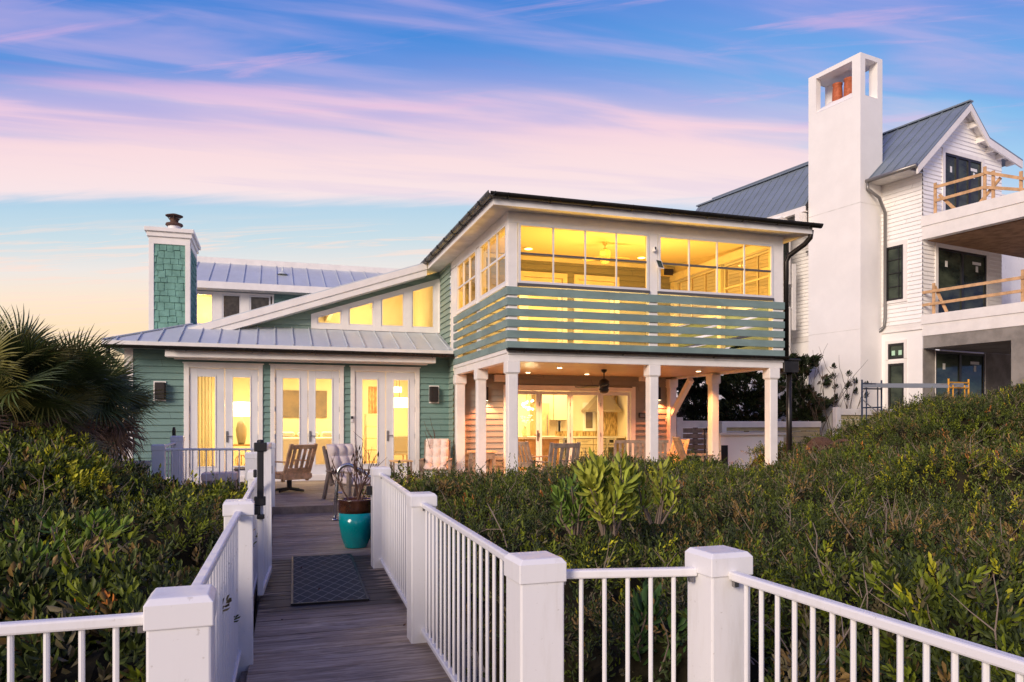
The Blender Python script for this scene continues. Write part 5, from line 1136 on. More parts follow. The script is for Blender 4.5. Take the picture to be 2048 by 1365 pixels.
# deck-edge railing
t = thing('railing', 'white railing along the front edge of the house deck, left of the gate', 'railing', (-1.6, 13.1, DZ), group='white railings of the boardwalk')
P5 = (-1.72, 12.95); P6 = (-3.45, 14.6)
rpost(t, L3[0], L3[1], DZ-.1, h=1.17, w_=.13); rpost(t, P5[0], P5[1], DZ, h=1.06); rpost(t, -.30, 11.9, .1, h=1.08); rail(t, (P5[0], P5[1], DZ), (L3[0], L3[1]-.1, DZ-.02), ht=.98, sp=.10)
rail(t, (-.14, 8.35, .05), (-.12, 12.95, .1), ht=1.0, sp=.11)
p = onY(355, 872, 13.6); rpost(t, p.x, p.y, DZ, h=p.z-DZ); rail(t, (P5[0], P5[1], DZ+.02), (p.x, p.y, DZ+.1), gap=.07, ht=.98)
t = thing('railing', 'far left white railing running back to the corner of the house', 'railing', (-3.5, 14, DZ), group='white railings of the boardwalk')
p = onY(214, 872, 14.0); rpost(t, p.x, p.y, DZ, h=p.z-DZ, w_=.2); q = Vector((XL-.02, YF-.3, DZ+.0)); rail(t, (p.x+.05, p.y, DZ), q, ht=.92, gap=.1, sp=.12)
p = onY(348, 856, 14.2); t = thing('garden_torch', 'thin black torch handle standing behind the white posts left of the doors', 'torch', (p.x, p.y, DZ), worldmode=False); mb = MB(); mb.tube([(0, 0, 0), (0, 0, p.z-.25-DZ)], .01, 6); mb.build('pole', M['black'], t); mb = MB(); mb.lathe([(.015, 0), (.03, .05), (.032, .2), (.02, .26)], 0, 0, p.z-.25-DZ, 10); mb.build('head', M['black'], t)
# gate, open along the left railing
g0 = Vector((-.035, 8.05, .10)); g1 = Vector((-.105, 7.05, .08)); GH = 1.30
t = thing('gate', 'white pool gate with vertical balusters standing open along the left railing', 'gate', tuple(g0))
up = Vector((0, 0, 1))
for nm, p in (('stile', g0), ('stile', g1)): mb = MB(); mb.box(p.x-.025, p.x+.025, p.y-.025, p.y+.025, p.z, p.z+GH-.02); mb.build(nm, M['vinyl'], t, bevel=.004)
mb = MB(); mb.bar(g0+up*(GH), g1+up*(GH), .05, .05); mb.build('top_rail', M['vinyl'], t, bevel=.005); mb = MB(); mb.bar(g0+up*.03, g1+up*.03, .055, .06); mb.build('bottom_rail', M['vinyl'], t, bevel=.005)
for k in range(1, 10): q = g0.lerp(g1, k/10); mb = MB(); mb.box(q.x-.01, q.x+.01, q.y-.01, q.y+.01, q.z+.06, q.z+GH-.025); mb.build('baluster', M['vinyl'], t)
mb = MB(); x, y = g1.x, g1.y-.05; zt_ = 1.47; mb.box(x-.028, x+.028, y-.03, y+.024, zt_-.52, zt_-.03); mb.box(x-.055, x+.055, y-.04, y+.024, zt_-.10, zt_-.02); mb.lathe([(.03, -.0), (.03, .03), (.018, .035)], x, y, zt_-.03, 12); mb.box(x-.055, x+.045, y-.03, y+.024, zt_-.58, zt_-.5); mb.box(x-.07, x-.0, y-.03, y+.024, zt_-.66, zt_-.58); mb.box(x-.03, x+.035, y-.03, y+.024, zt_-.70, zt_-.66); mb.box(x-.06, x-.03, y-.03, y+.02, zt_-.33, zt_-.26); mb.build('magnetic_latch', M['black'], t, bevel=.008, seg=2)
for z in (.35, 1.1): mb = MB(); mb.box(g0.x-.03, g0.x+.03, g0.y+.026, g0.y+.05, z, z+.08); mb.build('hinge', M['black'], t)
# mat
F = Frame(.52, 7.93, math.radians(-1.2)); t = thing('door_mat', 'dark teal doormat with a pale lattice pattern on the boardwalk', 'mat', tuple(F.o)[:2]+(wz(7.93)+.003,), math.radians(-1.5), worldmode=False); t.rotation_euler[0] = math.atan(WS)
mb = MB(); mb.box(-.32, .32, -1.1, 1.1, .003, .014); mb.build('mat_field', M['lattice'], t); mb = MB(); ring(mb, -.385, .385, 0, 1, 0, 1, .01) if 0 else None
for a, b, c, d in ((-.34, -.321, -1.12, 1.12), (.321, .34, -1.12, 1.12), (-.32, .32, -1.12, -1.101), (-.32, .32, 1.101, 1.12)): mb.box(a, b, c, d, .003, .016)
mb.build('mat_border', M['black'], t)
# pot with dead plant
p = onZ(709, 1099, .045); t = thing('planter_pot', 'turquoise glazed pot with a dark brown rim beside the right railing post', 'pot', (p.x+.03, p.y+.12, wz(p.y)+.003), worldmode=False)
M['turq'] = mat('turquoise_glaze', (.0, .30, .30), .22, var=.12, vscale=5, coat=.5); M['brownglaze'] = mat('brown_glaze', (.07, .028, .015), .18, var=.5, vscale=8, coat=.5)
mb = MB(); mb.lathe([(.135, 0), (.14, .015), (.18, .12), (.21, .28), (.217, .44)], n=36); mb.build('pot_body', M['turq'], t, smooth=True)
mb = MB(); mb.lathe([(.2175, .44), (.219, .48), (.217, .57), (.225, .595), (.225, .61), (.20, .61), (.19, .56), (.185, .53)], n=36); mb.build('pot_rim', M['brownglaze'], t, smooth=True)
pz = t.location.z
tp = thing('dead_plant', 'bare dry brown stems growing out of the turquoise pot', 'plant', (t.location.x, t.location.y, pz+.5), worldmode=False); r_ = random.Random(21)
mb = MB(); mb.lathe([(.183, .0), (.183, .03)], n=20); mb.build('soil', M['soil'], tp)
def twigs(mb, p, d, L, r, depth, r_):
    pts = [p]; q = p.copy(); dd = d.copy(); k = 5
    for i in range(k): dd = (dd+Vector((r_.uniform(-.22, .22), r_.uniform(-.22, .22), r_.uniform(-.05, .15)))).normalized(); q = q+dd*L/k; pts.append(q.copy())
    mb.tube(pts, [r*(1-.6*i/k) for i in range(k+1)], 5)
    if depth:
        for i in (2, 3, 4): 
            if r_.random() < .75: twigs(mb, pts[i], (dd+Vector((r_.uniform(-.9, .9), r_.uniform(-.9, .9), r_.uniform(-.1, .6)))).normalized(), L*.5, r*.6, depth-1, r_)
    return pts[-1]
mb = MB(); tips = []
for k in range(9): a = r_.uniform(0, 6.28); tips.append(twigs(mb, Vector((.05*math.cos(a), .05*math.sin(a), .02)), Vector((.45*math.cos(a), .3*math.sin(a), 1)).normalized(), r_.uniform(.4, .85), .011, 2, r_))
mb.build('stems', M['wicker'], tp)
mb = MB()
for tt in tips:
    for k in range(2): q = tt+Vector((r_.uniform(-.03, .03), r_.uniform(-.03, .03), r_.uniform(-.06, .02))); mb.add([tuple(q), tuple(q+Vector((.015, .01, .03))), tuple(q+Vector((.005, 0, .07))), tuple(q+Vector((-.012, -.01, .03)))], [(0, 1, 2, 3)])
mb.build('dry_leaves', M['wicker'], tp)
# pool hand rail
b0 = onZ(669, 1037, .12); tt_ = thing('pool_handrail', 'curved stainless steel handrail standing on the deck behind the turquoise pot', 'handrail', (b0.x, b0.y, .1), worldmode=False)
path = [(0, 0, 0), (.03, 0, .45), (.05, 0, .72)]+[(.05+.16-.16*math.cos(a), 0, .72+.14*math.sin(a)) for a in np.linspace(.3, 1.75, 7)]+[(.45, 0, .74), (.62, 0, .60), (.7, 0, .3), (.72, .0, 0)]
mb = MB(); mb.tube(path, .028, 14); mb.build('tube', M['steel'], tt_, smooth=True)
for x in (0, .72): mb = MB(); mb.lathe([(.055, 0), (.05, .012), (.03, .02)], x, 0, 0, 16); mb.build('escutcheon', M['steel'], tt_)
mb = MB(); mb.tube([(.04, 0, .42), (.12, 0, .42)], .016, 8); mb.build('cross_stub', M['steel'], tt_)
# ---------------------------------------------------------------- furniture
def slat_chair(loc, rot, label, m, arms=True, swivel=False, group=None, h=.98, w_=.6, tilt=.32, cat='chair'):
    t = thing('patio_chair', label, cat, loc, rot, group, worldmode=False); sh = .40; W = w_/2
    mb = MB()
    for k in range(6): y = -.26+k*.095; mb.box(-W+.02, W-.02, y, y+.08, sh-.025-(.0 if k > 1 else .0), sh)
    mb.build('seat', m, t, bevel=.004)
    mb = MB(); by = .26; dz = h-sh; dy = dz*tilt   # back leans to +y
    f = lambda s: (by+dy*s, sh-.02+dz*s)
    for x in (-W+.03, W-.03): y0, z0 = f(-.25); y1, z1 = f(1); mb.bar((x, y0, z0), (x, y1, z1), .078, .04, (0, 1, -tilt))
    for s0, s1 in ((.02, .2), (.84, .98)): y0, z0 = f(s0); y1, z1 = f(s1); mb.prism([(-W+.05, y0, z0), (W-.05, y0, z0), (W-.05, y1, z1), (-W+.05, y1, z1)], (0, .028, -.01))
    mb.build('back_frame', m, t, bevel=.006)
    mb = MB()
    for k in range(4): x = -W+.13+k*(2*W-.26)/3; y0, z0 = f(.2); y1, z1 = f(.84); mb.bar((x, y0+.012, z0), (x, y1+.012, z1), .07, .018, (0, 1, -tilt))
    mb.build('back_slats', m, t, bevel=.003)
    if arms:
        for s in (-1, 1):
            x = s*(W+.02); mb = MB(); mb.box(x-.045, x+.045, -.34, .33, sh+.21, sh+.235); mb.build('armrest', m, t, bevel=.01)
            mb = MB(); mb.box(x-.03, x+.03, -.28, -.22, .02 if not swivel else sh-.1, sh+.209); mb.build('front_leg' if not swivel else 'arm_post', m, t, bevel=.004)
            if swivel: mb = MB(); mb.box(x-.03, x+.01, -.22, .26, sh-.12, sh-.03); mb.build('side_apron', m, t)
    else:
        for s in (-1, 1): mb = MB(); mb.box(s*(W-.03)-.025, s*(W-.03)+.025, -.28, -.23, .0, sh-.026); mb.build('front_leg', m, t)
    if swivel:
        mb = MB(); mb.box(-W, W, -.30, -.27, sh-.14, sh-.0); mb.box(-W, W, .26, .29, sh-.14, sh-.0); mb.build('apron', m, t)
        mb = MB(); mb.lathe([(.05, .06), (.05, sh-.12)], n=14); mb.build('swivel_post', M['black'], t)
        for k in range(4): a = k*PI/2+.4; mb = MB(); mb.tube([(0, 0, .07), (.33*math.cos(a), .33*math.sin(a), .03)], [.035, .025], 8); mb.build('base_foot', M['black'], t)
    else:
        for s in (-1, 1): mb = MB(); mb.bar((s*(W-.03), .22, sh), (s*(W-.03), .42, .0), .05, .05); mb.build('rear_leg', m, t)
    return t
p = onZ(583, 985, DZ); slat_chair((p.x-.04, p.y+.1, DZ+.003), math.radians(-148), 'teak slatted swivel chair turned away, on the deck beside the gate', M['teak'], swivel=True, h=1.0, w_=.62, tilt=.42)
p = onZ(563, 985, DZ); t = thing('side_table', 'small wooden patio table in front of the teak swivel chair', 'table', (p.x-.55, p.y+.25, DZ), worldmode=False)
mb = MB(); [mb.box(-.35, .35, -.35+k*.1, -.35+k*.1+.085, .46, .49) for k in range(7)]; mb.build('table_top', M['greywood'], t); [ (lambda mb: (mb.box(x-.03, x+.03, y-.03, y+.03, 0, .46), mb.build('leg', M['greywood'], t)))(MB()) for x in (-.3, .3) for y in (-.3, .3)]
def lounge(loc, rot, label, clabel):
    t = thing('lounge_chair', label, 'lounge chair', loc, rot, 'cushioned chairs along the wall', worldmode=False); m = M['greywood']; W = .34
    sl_ = .38
    for s in (-1, 1):
        mb = MB(); mb.box(s*W-.035, s*W+.035, -.42, .36, .50, .53); mb.build('armrest', m, t, bevel=.01); mb = MB(); mb.box(s*W-.03, s*W+.03, -.38, -.31, 0, .50); mb.build('front_leg', m, t); mb = MB(); mb.bar((s*W, .30, .5), (s*W, .46, 0), .05, .06); mb.build('rear_leg', m, t)
        mb = MB(); mb.bar((s*(W-.04), .28, .25), (s*(W-.04), .28+.68*sl_, .96), .04, .05); mb.build('back_post', m, t)
    mb = MB(); [mb.box(-W+.03, W-.03, -.4+k*.12, -.4+k*.12+.1, .27, .295) for k in range(6)]; mb.build('seat', m, t)
    mb = MB()
    for k in range(5): x = -W+.1+k*(2*W-.2)/4; mb.bar((x, .30, .3), (x, .30+.62*sl_, .90), .07, .02)
    mb.build('back_slats', m, t)
    c = thing('chair_cushion', clabel, 'cushion', loc, rot, 'cream cushions on the chairs', worldmode=False)
    def pad(name, fpos, fn, rows, cols, wd):
        vs = []; n = 10; NR, NC = rows*n, cols*n
        for i in range(NR+1):
            for j in range(NC+1):
                a, b = i/n, j/n; q = abs(math.sin(PI*a))**.5*abs(math.sin(PI*b))**.5; e = min(1, min(i, NR-i)/3)*min(1, min(j, NC-j)/3)
                P = fpos(i/NR); N = fn; vs.append((P[0]+(j/NC-.5)*wd, P[1]+N[1]*(.02+.075*q*1+.03*e), P[2]+N[2]*(.02+.075*q+.03*e)))
        mb = MB(); mb.add(vs, [(i*(NC+1)+j, i*(NC+1)+j+1, (i+1)*(NC+1)+j+1, (i+1)*(NC+1)+j) for i in range(NR) for j in range(NC)])
        P0, P1 = fpos(0), fpos(1); w2 = wd/2; o_ = fn
        mb.build(name, M['cushion'], c, smooth=True)
    nb_ = (0, -math.cos(math.atan(sl_)), math.sin(math.atan(sl_)))
    pad('back_pad', lambda s: (0, .24+.66*sl_*s, .33+.66*s), nb_, 3, 3, .56)
    pad('seat_pad', lambda s: (0, -.42+.66*s, .30), (0, 0, 1), 2, 3, .56)
    mb = MB(); mb.prism([(-.28, .255, .33), (.28, .255, .33), (.28, .255+.66*sl_, .99), (-.28, .255+.66*sl_, .99)], (0, -.05, .02)); mb.box(-.28, .28, -.42, .24, .297, .335); mb.build('pad_core', M['cushion'], c, bevel=.02, seg=2)
    return t
p = onZ(712, 1003, DZ); lounge((p.x, p.y+.35, DZ+.003), .5, 'low wooden armchair behind the steel handrail, angled left', 'tufted cream cushion on the angled armchair behind the handrail')
p = onY(872, 930, 17.6); lounge((p.x, 17.6, DZ+.003), -.28, 'wooden armchair against the teal wall under the right speaker', 'tufted cream cushion on the armchair under the right speaker')
p = onY(802, 935, 17.2); t = thing('side_table', 'small teak side table between the two cushioned armchairs', 'table', (p.x, 17.2, DZ+.003), worldmode=False)
mb = MB(); [mb.box(-.24, .24, -.24+k*.08, -.24+k*.08+.07, .50, .525) for k in range(6)]; mb.build('table_top', M['teak'], t); [(lambda mb: (mb.box(x-.02, x+.02, y-.02, y+.02, 0, .50), mb.build('leg', M['greywood'], t)))(MB()) for x in (-.2, .2) for y in (-.2, .2)]
p = onY(880, 875, 17.95); t = thing('dead_plant', 'dark wilted plant stem rising behind the right cushioned armchair', 'plant', (p.x, 17.95, DZ), worldmode=False); mb = MB(); r_ = random.Random(4); tips = [twigs(mb, Vector((0, 0, 0)), Vector((r_.uniform(-.2, .2), 0, 1)).normalized(), 1.25, .014, 1, r_) for _ in range(3)]; mb.build('stems', M['wicker'], t)
# table by the porch wall, chairs round the fire pit
p = onY(965, 910, 17.7); t = thing('side_table', 'tall wooden side table against the porch wall below the left sconce', 'table', (p.x, 17.75, DZ+.003), worldmode=False)
mb = MB(); mb.box(-.32, .32, -.22, .22, .66, .70); mb.build('table_top', M['teak'], t, bevel=.005); mb = MB(); mb.box(-.28, .28, -.19, .19, .5, .659); mb.build('apron', M['greywood'], t); [(lambda mb: (mb.box(x-.035, x+.035, y-.035, y+.035, 0, .5), mb.build('leg', M['greywood'], t)))(MB()) for x in (-.26, .26) for y in (-.17, .17)]
p = onZ(1062, 968, DZ); slat_chair((p.x+.1, p.y+.2, DZ+.003), math.radians(115), 'grey wooden slatted armchair seen from the side, in front of the left folding door', M['greywood'], h=1.0, tilt=.3, group='slatted armchairs under the porch')
p = onZ(1110, 985, DZ); slat_chair((p.x+.0, p.y+.0, DZ+.003), math.radians(190), 'grey wooden slatted armchair with its back to the bushes, in front of the folding doors', M['greywood'], h=1.03, w_=.68, tilt=.22, group='slatted armchairs under the porch')
p = onZ(1370, 975, DZ); slat_chair((onY(1335, 900, 16.8).x, 16.8, DZ+.003), math.radians(-80), 'teak slatted armchair against the wall right of the folding doors', M['teak'], h=1.0, group='slatted armchairs under the porch')
p = onY(1275, 905, 15.6); t = thing('patio_bench', 'long grey wooden bench back under the porch behind the big leafed shrub', 'bench', (p.x, 15.6, DZ+.003), math.radians(172), worldmode=False); m = M['greywood']
mb = MB(); mb.box(-.62, .62, -.25, .25, .38, .42); mb.build('seat', m, t)
mb = MB(); mb.box(-.64, .64, .26, .30, .93, 1.0); mb.box(-.64, .64, .26, .30, .45, .52); [mb.box(-.6+k*.12, -.6+k*.12+.06, .27, .29, .52, .93) for k in range(11)]; mb.build('backrest', m, t)
[(lambda mb: (mb.box(x-.03, x+.03, y-.03, y+.03, 0, .38), mb.build('leg', m, t)))(MB()) for x in (-.58, .58) for y in (-.2, .2)]
p = onY(1392, 905, 15.8); slat_chair((p.x, 15.8, DZ+.003), math.radians(75), 'grey wooden armchair seen edge-on, between the right hand columns', M['greywood'], h=1.08, tilt=.34, group='slatted armchairs under the porch')
p = onY(1200, 920, 14.9); t = thing('fire_table', 'low round fire table between the armchairs under the porch', 'table', (p.x, 15.0, DZ+.003), worldmode=False); mb = MB(); mb.lathe([(.42, 0), (.42, .3), (.5, .33), (.5, .38)], n=28); mb.build('drum', M['greywood'], t); mb = MB(); mb.lathe([(.15, .381), (.15, .42), (.1, .44)], n=16); mb.build('burner_cover', M['black'], t)
# striped cushion at the far left
p = onY(268, 905, 14.8); t = thing('striped_cushion', 'big striped cushion standing on the deck at the left corner of the house', 'cushion', (p.x, 14.8, DZ+.3), math.radians(-20), worldmode=False)
mb = MB(); vs = []; n = 14
for i in range(n+1):
    for j in range(n+1):
        a, b = i/n*2-1, j/n*2-1; th = .11*max(0, (1-a**4))**.5*max(0, (1-b**4))**.5; vs.append((a*.27, -th+b*.1, b*.21+.21))
for i in range(n+1):
    for j in range(n+1):
        a, b = i/n*2-1, j/n*2-1; th = .11*max(0, (1-a**4))**.5*max(0, (1-b**4))**.5; vs.append((a*.27, th+b*.1, b*.21+.21))
m1_ = n+1; q = m1_*m1_
mb.add(vs, [(i*m1_+j, (i+1)*m1_+j, (i+1)*m1_+j+1, i*m1_+j+1) for i in range(n) for j in range(n)]+[(q+i*m1_+j, q+i*m1_+j+1, q+(i+1)*m1_+j+1, q+(i+1)*m1_+j) for i in range(n) for j in range(n)]); mb.build('pillow', M['stripe'], t, smooth=True)
mb = MB(); mb.box(-.6, .9, -.3, .3, -.29, -.0); mb.F = None; b_ = thing('deck_box', 'low wooden bench under the striped cushion', 'bench', (p.x, 14.8, DZ), math.radians(-20), worldmode=False); mb = MB(); mb.box(-.55, .95, -.35, .35, .24, .29); mb.build('seat', M['greywood'], b_); [(lambda mb: (mb.box(x-.03, x+.03, y-.03, y+.03, 0, .24), mb.build('leg', M['greywood'], b_)))(MB()) for x in (-.5, .9) for y in (-.3, .3)]
p = onY(445, 925, 15.2); t = thing('ottoman', 'square pale ottoman behind the deck railing', 'ottoman', (p.x-.05, 15.3, DZ+.003), worldmode=False); mb = MB(); mb.box(-.32, .32, -.25, .25, .3, .45); mb.build('top_cushion', M['cushion'], t, bevel=.03, seg=2); mb = MB(); mb.box(-.3, .3, -.23, .23, .0, .3); mb.build('base', M['greywood'], t)
# ---------------------------------------------------------------- garden wall of white posts, rails and yellowed slats
YG = 19.6
def fence(segs, label, Yf):
    t = thing('fence', label, 'fence', tuple(onY(segs[0][0], 870, Yf))[:2]+(0,), group='white slatted fences right of the porch')
    for px0, px1, py, post_top in segs:
        a, b = onY(px0, py, Yf), onY(px1, py, Yf)
        mb = MB(); mb.box(a.x, b.x, Yf-.06, Yf+.06, a.z-.19, a.z); mb.build('top_rail', M['white'], t, bevel=.006)
        mb = MB(); z = .1
        while z < a.z-.3: mb.box(a.x+.02, b.x, Yf+.01, Yf+.035, z, z+.16); z += .18
        mb.build('slats', M['yslat'], t)
        mb = MB(); w_ = .17; zt = onY(px0, post_top, Yf).z; mb.box(a.x-w_, a.x+.0, Yf-.09, Yf+.09, 0, zt); mb.build('post', M['white'], t, bevel=.008)
    return t
fence([(1440+10, 1640, 843, 843)], 'lower white fence with yellowed slats behind the outdoor counter', YG)
fence([(1668+10, 1790, 818, 815)], 'higher white fence section behind the dune scrub', YG-1.0)
t = thing('lattice_gate', 'grey framed gate of dark horizontal slats beside the right end of the porch', 'gate', tuple(onY(1385, 900, YG-.6))[:2]+(0,))
a, b = onY(1352, 835, YG-.6), onY(1418, 835, YG-.6); mb = MB(); mb.box(a.x, a.x+.2, YG-.65, YG-.5, 0, a.z); mb.box(b.x-.05, b.x+.1, YG-.65, YG-.5, 0, a.z-.15); mb.box(a.x+.2, b.x-.05, YG-.64, YG-.52, a.z-.3, a.z-.1); mb.build('gate_frame', M['soffit'], t)
mb = MB(); z = .2
while z < a.z-.35: mb.box(a.x+.2, b.x-.05, YG-.6, YG-.58, z, z+.14); z += .16
mb.build('slats', M['greywood'], t)
a, b = onY(1441, 868, 17.6), onY(1537, 868, 17.6); t = thing('outdoor_counter', 'white outdoor kitchen counter with a stone top and a dark fridge', 'counter', ((a.x+b.x)/2, 17.9, .05)); mb = MB(); mb.box(a.x, b.x+.5, 17.6, 18.3, .0, a.z-.05); mb.build('counter_base', M['stucco'], t); mb = MB(); mb.box(a.x-.08, b.x+.6, 17.5, 18.4, a.z-.047, a.z+.02); mb.build('counter_top', M['counter'], t, bevel=.006); mb = MB(); mb.box(a.x+.02, a.x+.22, 17.58, 17.599, .4, 1.0); mb.build('fridge_door', M['black'], t)
a = onY(1409, 870, 17.4); t = thing('heater_pole', 'thin black pole with a short arm in front of the slatted gate', 'pole', (a.x, 17.4, .1)); mb = MB(); mb.tube([(a.x, 17.4, .1), (a.x, 17.4, 1.45)], .02, 8); mb.box(a.x-.03, a.x+.3, 17.37, 17.43, 1.42, 1.46); mb.build('pole_and_arm', M['black'], t)
for px_, py_, r, lb in ((1642, 905, .33, 'round brown wicker ball in front of the fence post'), (1686, 903, .26, 'smaller brown wicker ball half hidden by the scrub')):
    p = at(px_, py_, 16.2); t = thing('wicker_ball', lb, 'garden ornament', tuple(p), worldmode=False, group='wicker balls by the fence'); r_ = random.Random(int(px_)); mb = MB()
    for k in range(46):
        nrm = Vector((r_.gauss(0, 1), r_.gauss(0, 1), r_.gauss(0, 1))).normalized(); a = nrm.orthogonal().normalized(); b = nrm.cross(a); o_ = r_.uniform(-.12, .12); rr_ = math.sqrt(1-o_*o_)*r
        mb.tube([a*rr_*math.cos(q)+b*rr_*math.sin(q)+nrm*o_*r for q in np.linspace(0, 2*PI, 17)], .012, 4, cap=False)
    mb.build('woven_shell', M['wicker'], t); mb = MB(); mb.tube([(0, 0, -p.z+.05), (0, 0, -r*.8)], .02, 6); mb.build('stake', M['wicker'], t)

# a few dead leaves lying on the boardwalk
r_ = random.Random(31)
for k, (px_, py_, lb) in enumerate(((636, 1184, 'curled dark leaf lying on the doormat'), (566, 1245, 'dark fallen leaf on the boards just below the doormat'), (806, 1258, 'thin dark leaf near the base of the middle right post'), (742, 1112, 'pale orange leaf between the pot and the first right post'), (549, 1019, 'brown leaf at the foot of the far left post'), (600, 1141, 'small dark leaf at the left edge of the doormat'))):
    p = onZ(px_, py_, .04); p = onZ(px_, py_, wz(p.y)); t = Vector((p.x, p.y, wz(p.y)+.022)); L = r_.uniform(.03, .05); a = r_.uniform(0, 6.3); F = Frame(t.x, t.y, a, t.z); mb = MB(F)
    mb.add([(0, 0, 0), (L*.5, L*.28, .008), (L, 0, .012), (L*.5, -L*.28, .006), (L*.5, 0, -.004)], [(0, 4, 1), (1, 4, 2), (2, 4, 3), (3, 4, 0)]); o = mb.build('fallen_leaf', M['wicker'] if k != 3 else M['terracotta']); tag(o, lb, 'leaf', 'dead leaves on the boardwalk')
# ================================================================ foliage
class Leaves:
    def __init__(s): s.V = []; s.C = []
    def add(s, P, D, W, L, wd, colr, fold=.25, bend=.15):
        """one leaf per row: base P, direction D, width direction W, length L, width wd, colour (n,3)"""
        D = D/np.linalg.norm(D, axis=1, keepdims=True); W = W-(W*D).sum(1, keepdims=True)*D; W /= np.maximum(np.linalg.norm(W, axis=1, keepdims=True), 1e-6)
        N = np.cross(D, W); L = L[:, None]; wd = wd[:, None]
        q1 = P+D*L*.34; q2 = P+D*L*.74-N*L*bend*.4; tip = P+D*L-N*L*bend
        s.V.append(np.stack([P, q1+W*wd*.36+N*wd*fold, q2+W*wd*.5+N*wd*fold, tip, q2-W*wd*.5+N*wd*fold, q1-W*wd*.36+N*wd*fold], 1)); s.C.append(np.repeat(colr[:, None, :], 6, 1))
    def build(s, name, m, parent=None):
        V = np.concatenate(s.V).reshape(-1, 3); C = np.concatenate(s.C).reshape(-1, 3); n = len(V)//6
        if parent is not None: V = V-np.array(OFF.get(root_of(parent).name, (0, 0, 0)))
        me = bpy.data.meshes.new(name); me.vertices.add(len(V)); me.vertices.foreach_set('co', V.astype(np.float32).ravel())
        idx = (np.arange(n)[:, None]*6+np.array([0, 1, 2, 3, 0, 3, 4, 5])).astype(np.int32)
        me.loops.add(n*8); me.loops.foreach_set('vertex_index', idx.ravel()); me.polygons.add(n*2); me.polygons.foreach_set('loop_start', np.arange(0, n*8, 4, dtype=np.int32))
        try: me.polygons.foreach_set('loop_total', np.full(n*2, 4, dtype=np.int32))
        except Exception: pass
        me.update(calc_edges=True); ca = me.color_attributes.new('leafcol', 'FLOAT_COLOR', 'POINT'); ca.data.foreach_set('color', np.concatenate([C, np.ones((len(C), 1))], 1).astype(np.float32).ravel())
        me.materials.append(m); o = bpy.data.objects.new(name, me); col.objects.link(o)
        if parent is not None: o.parent = parent
        return o
def rnd(n): return rng.random(n)
def unit(n): v = rng.normal(size=(n, 3)); return v/np.linalg.norm(v, axis=1, keepdims=True)
PAL = np.array([(.042, .060, .016), (.078, .105, .019), (.16, .20, .016), (.38, .37, .022), (.23, .15, .05), (.15, .13, .068), (.55, .20, .04)])
def sprigs(LV, P, N, Ln, nl, ll, lw, colr, spread=.75):
    """P sprig bases, N axes, Ln lengths: nl leaves along each"""
    n = len(P); A = np.cross(N, unit(n)); A /= np.linalg.norm(A, axis=1, keepdims=True); B = np.cross(N, A)
    for k in range(nl):
        f = (k+rnd(n)*.8)/nl; ang = k*2.4+rnd(n)*.7; out = A*np.cos(ang)[:, None]+B*np.sin(ang)[:, None]
        tilt = spread*(1.15-.75*f); D = N*np.cos(tilt)[:, None]+out*np.sin(tilt)[:, None]; W = np.cross(D, N)+1e-4*unit(n)
        cc = colr*(.75+.55*rnd(n))[:, None]*(.72+.45*f)[:, None] if 0 else colr*(.75+.55*rnd(n))[:, None]
        LV.add(P+N*(Ln*f)[:, None], D, W, ll*(.7+.5*rnd(n)), lw*(.75+.5*rnd(n)), cc, bend=.22)
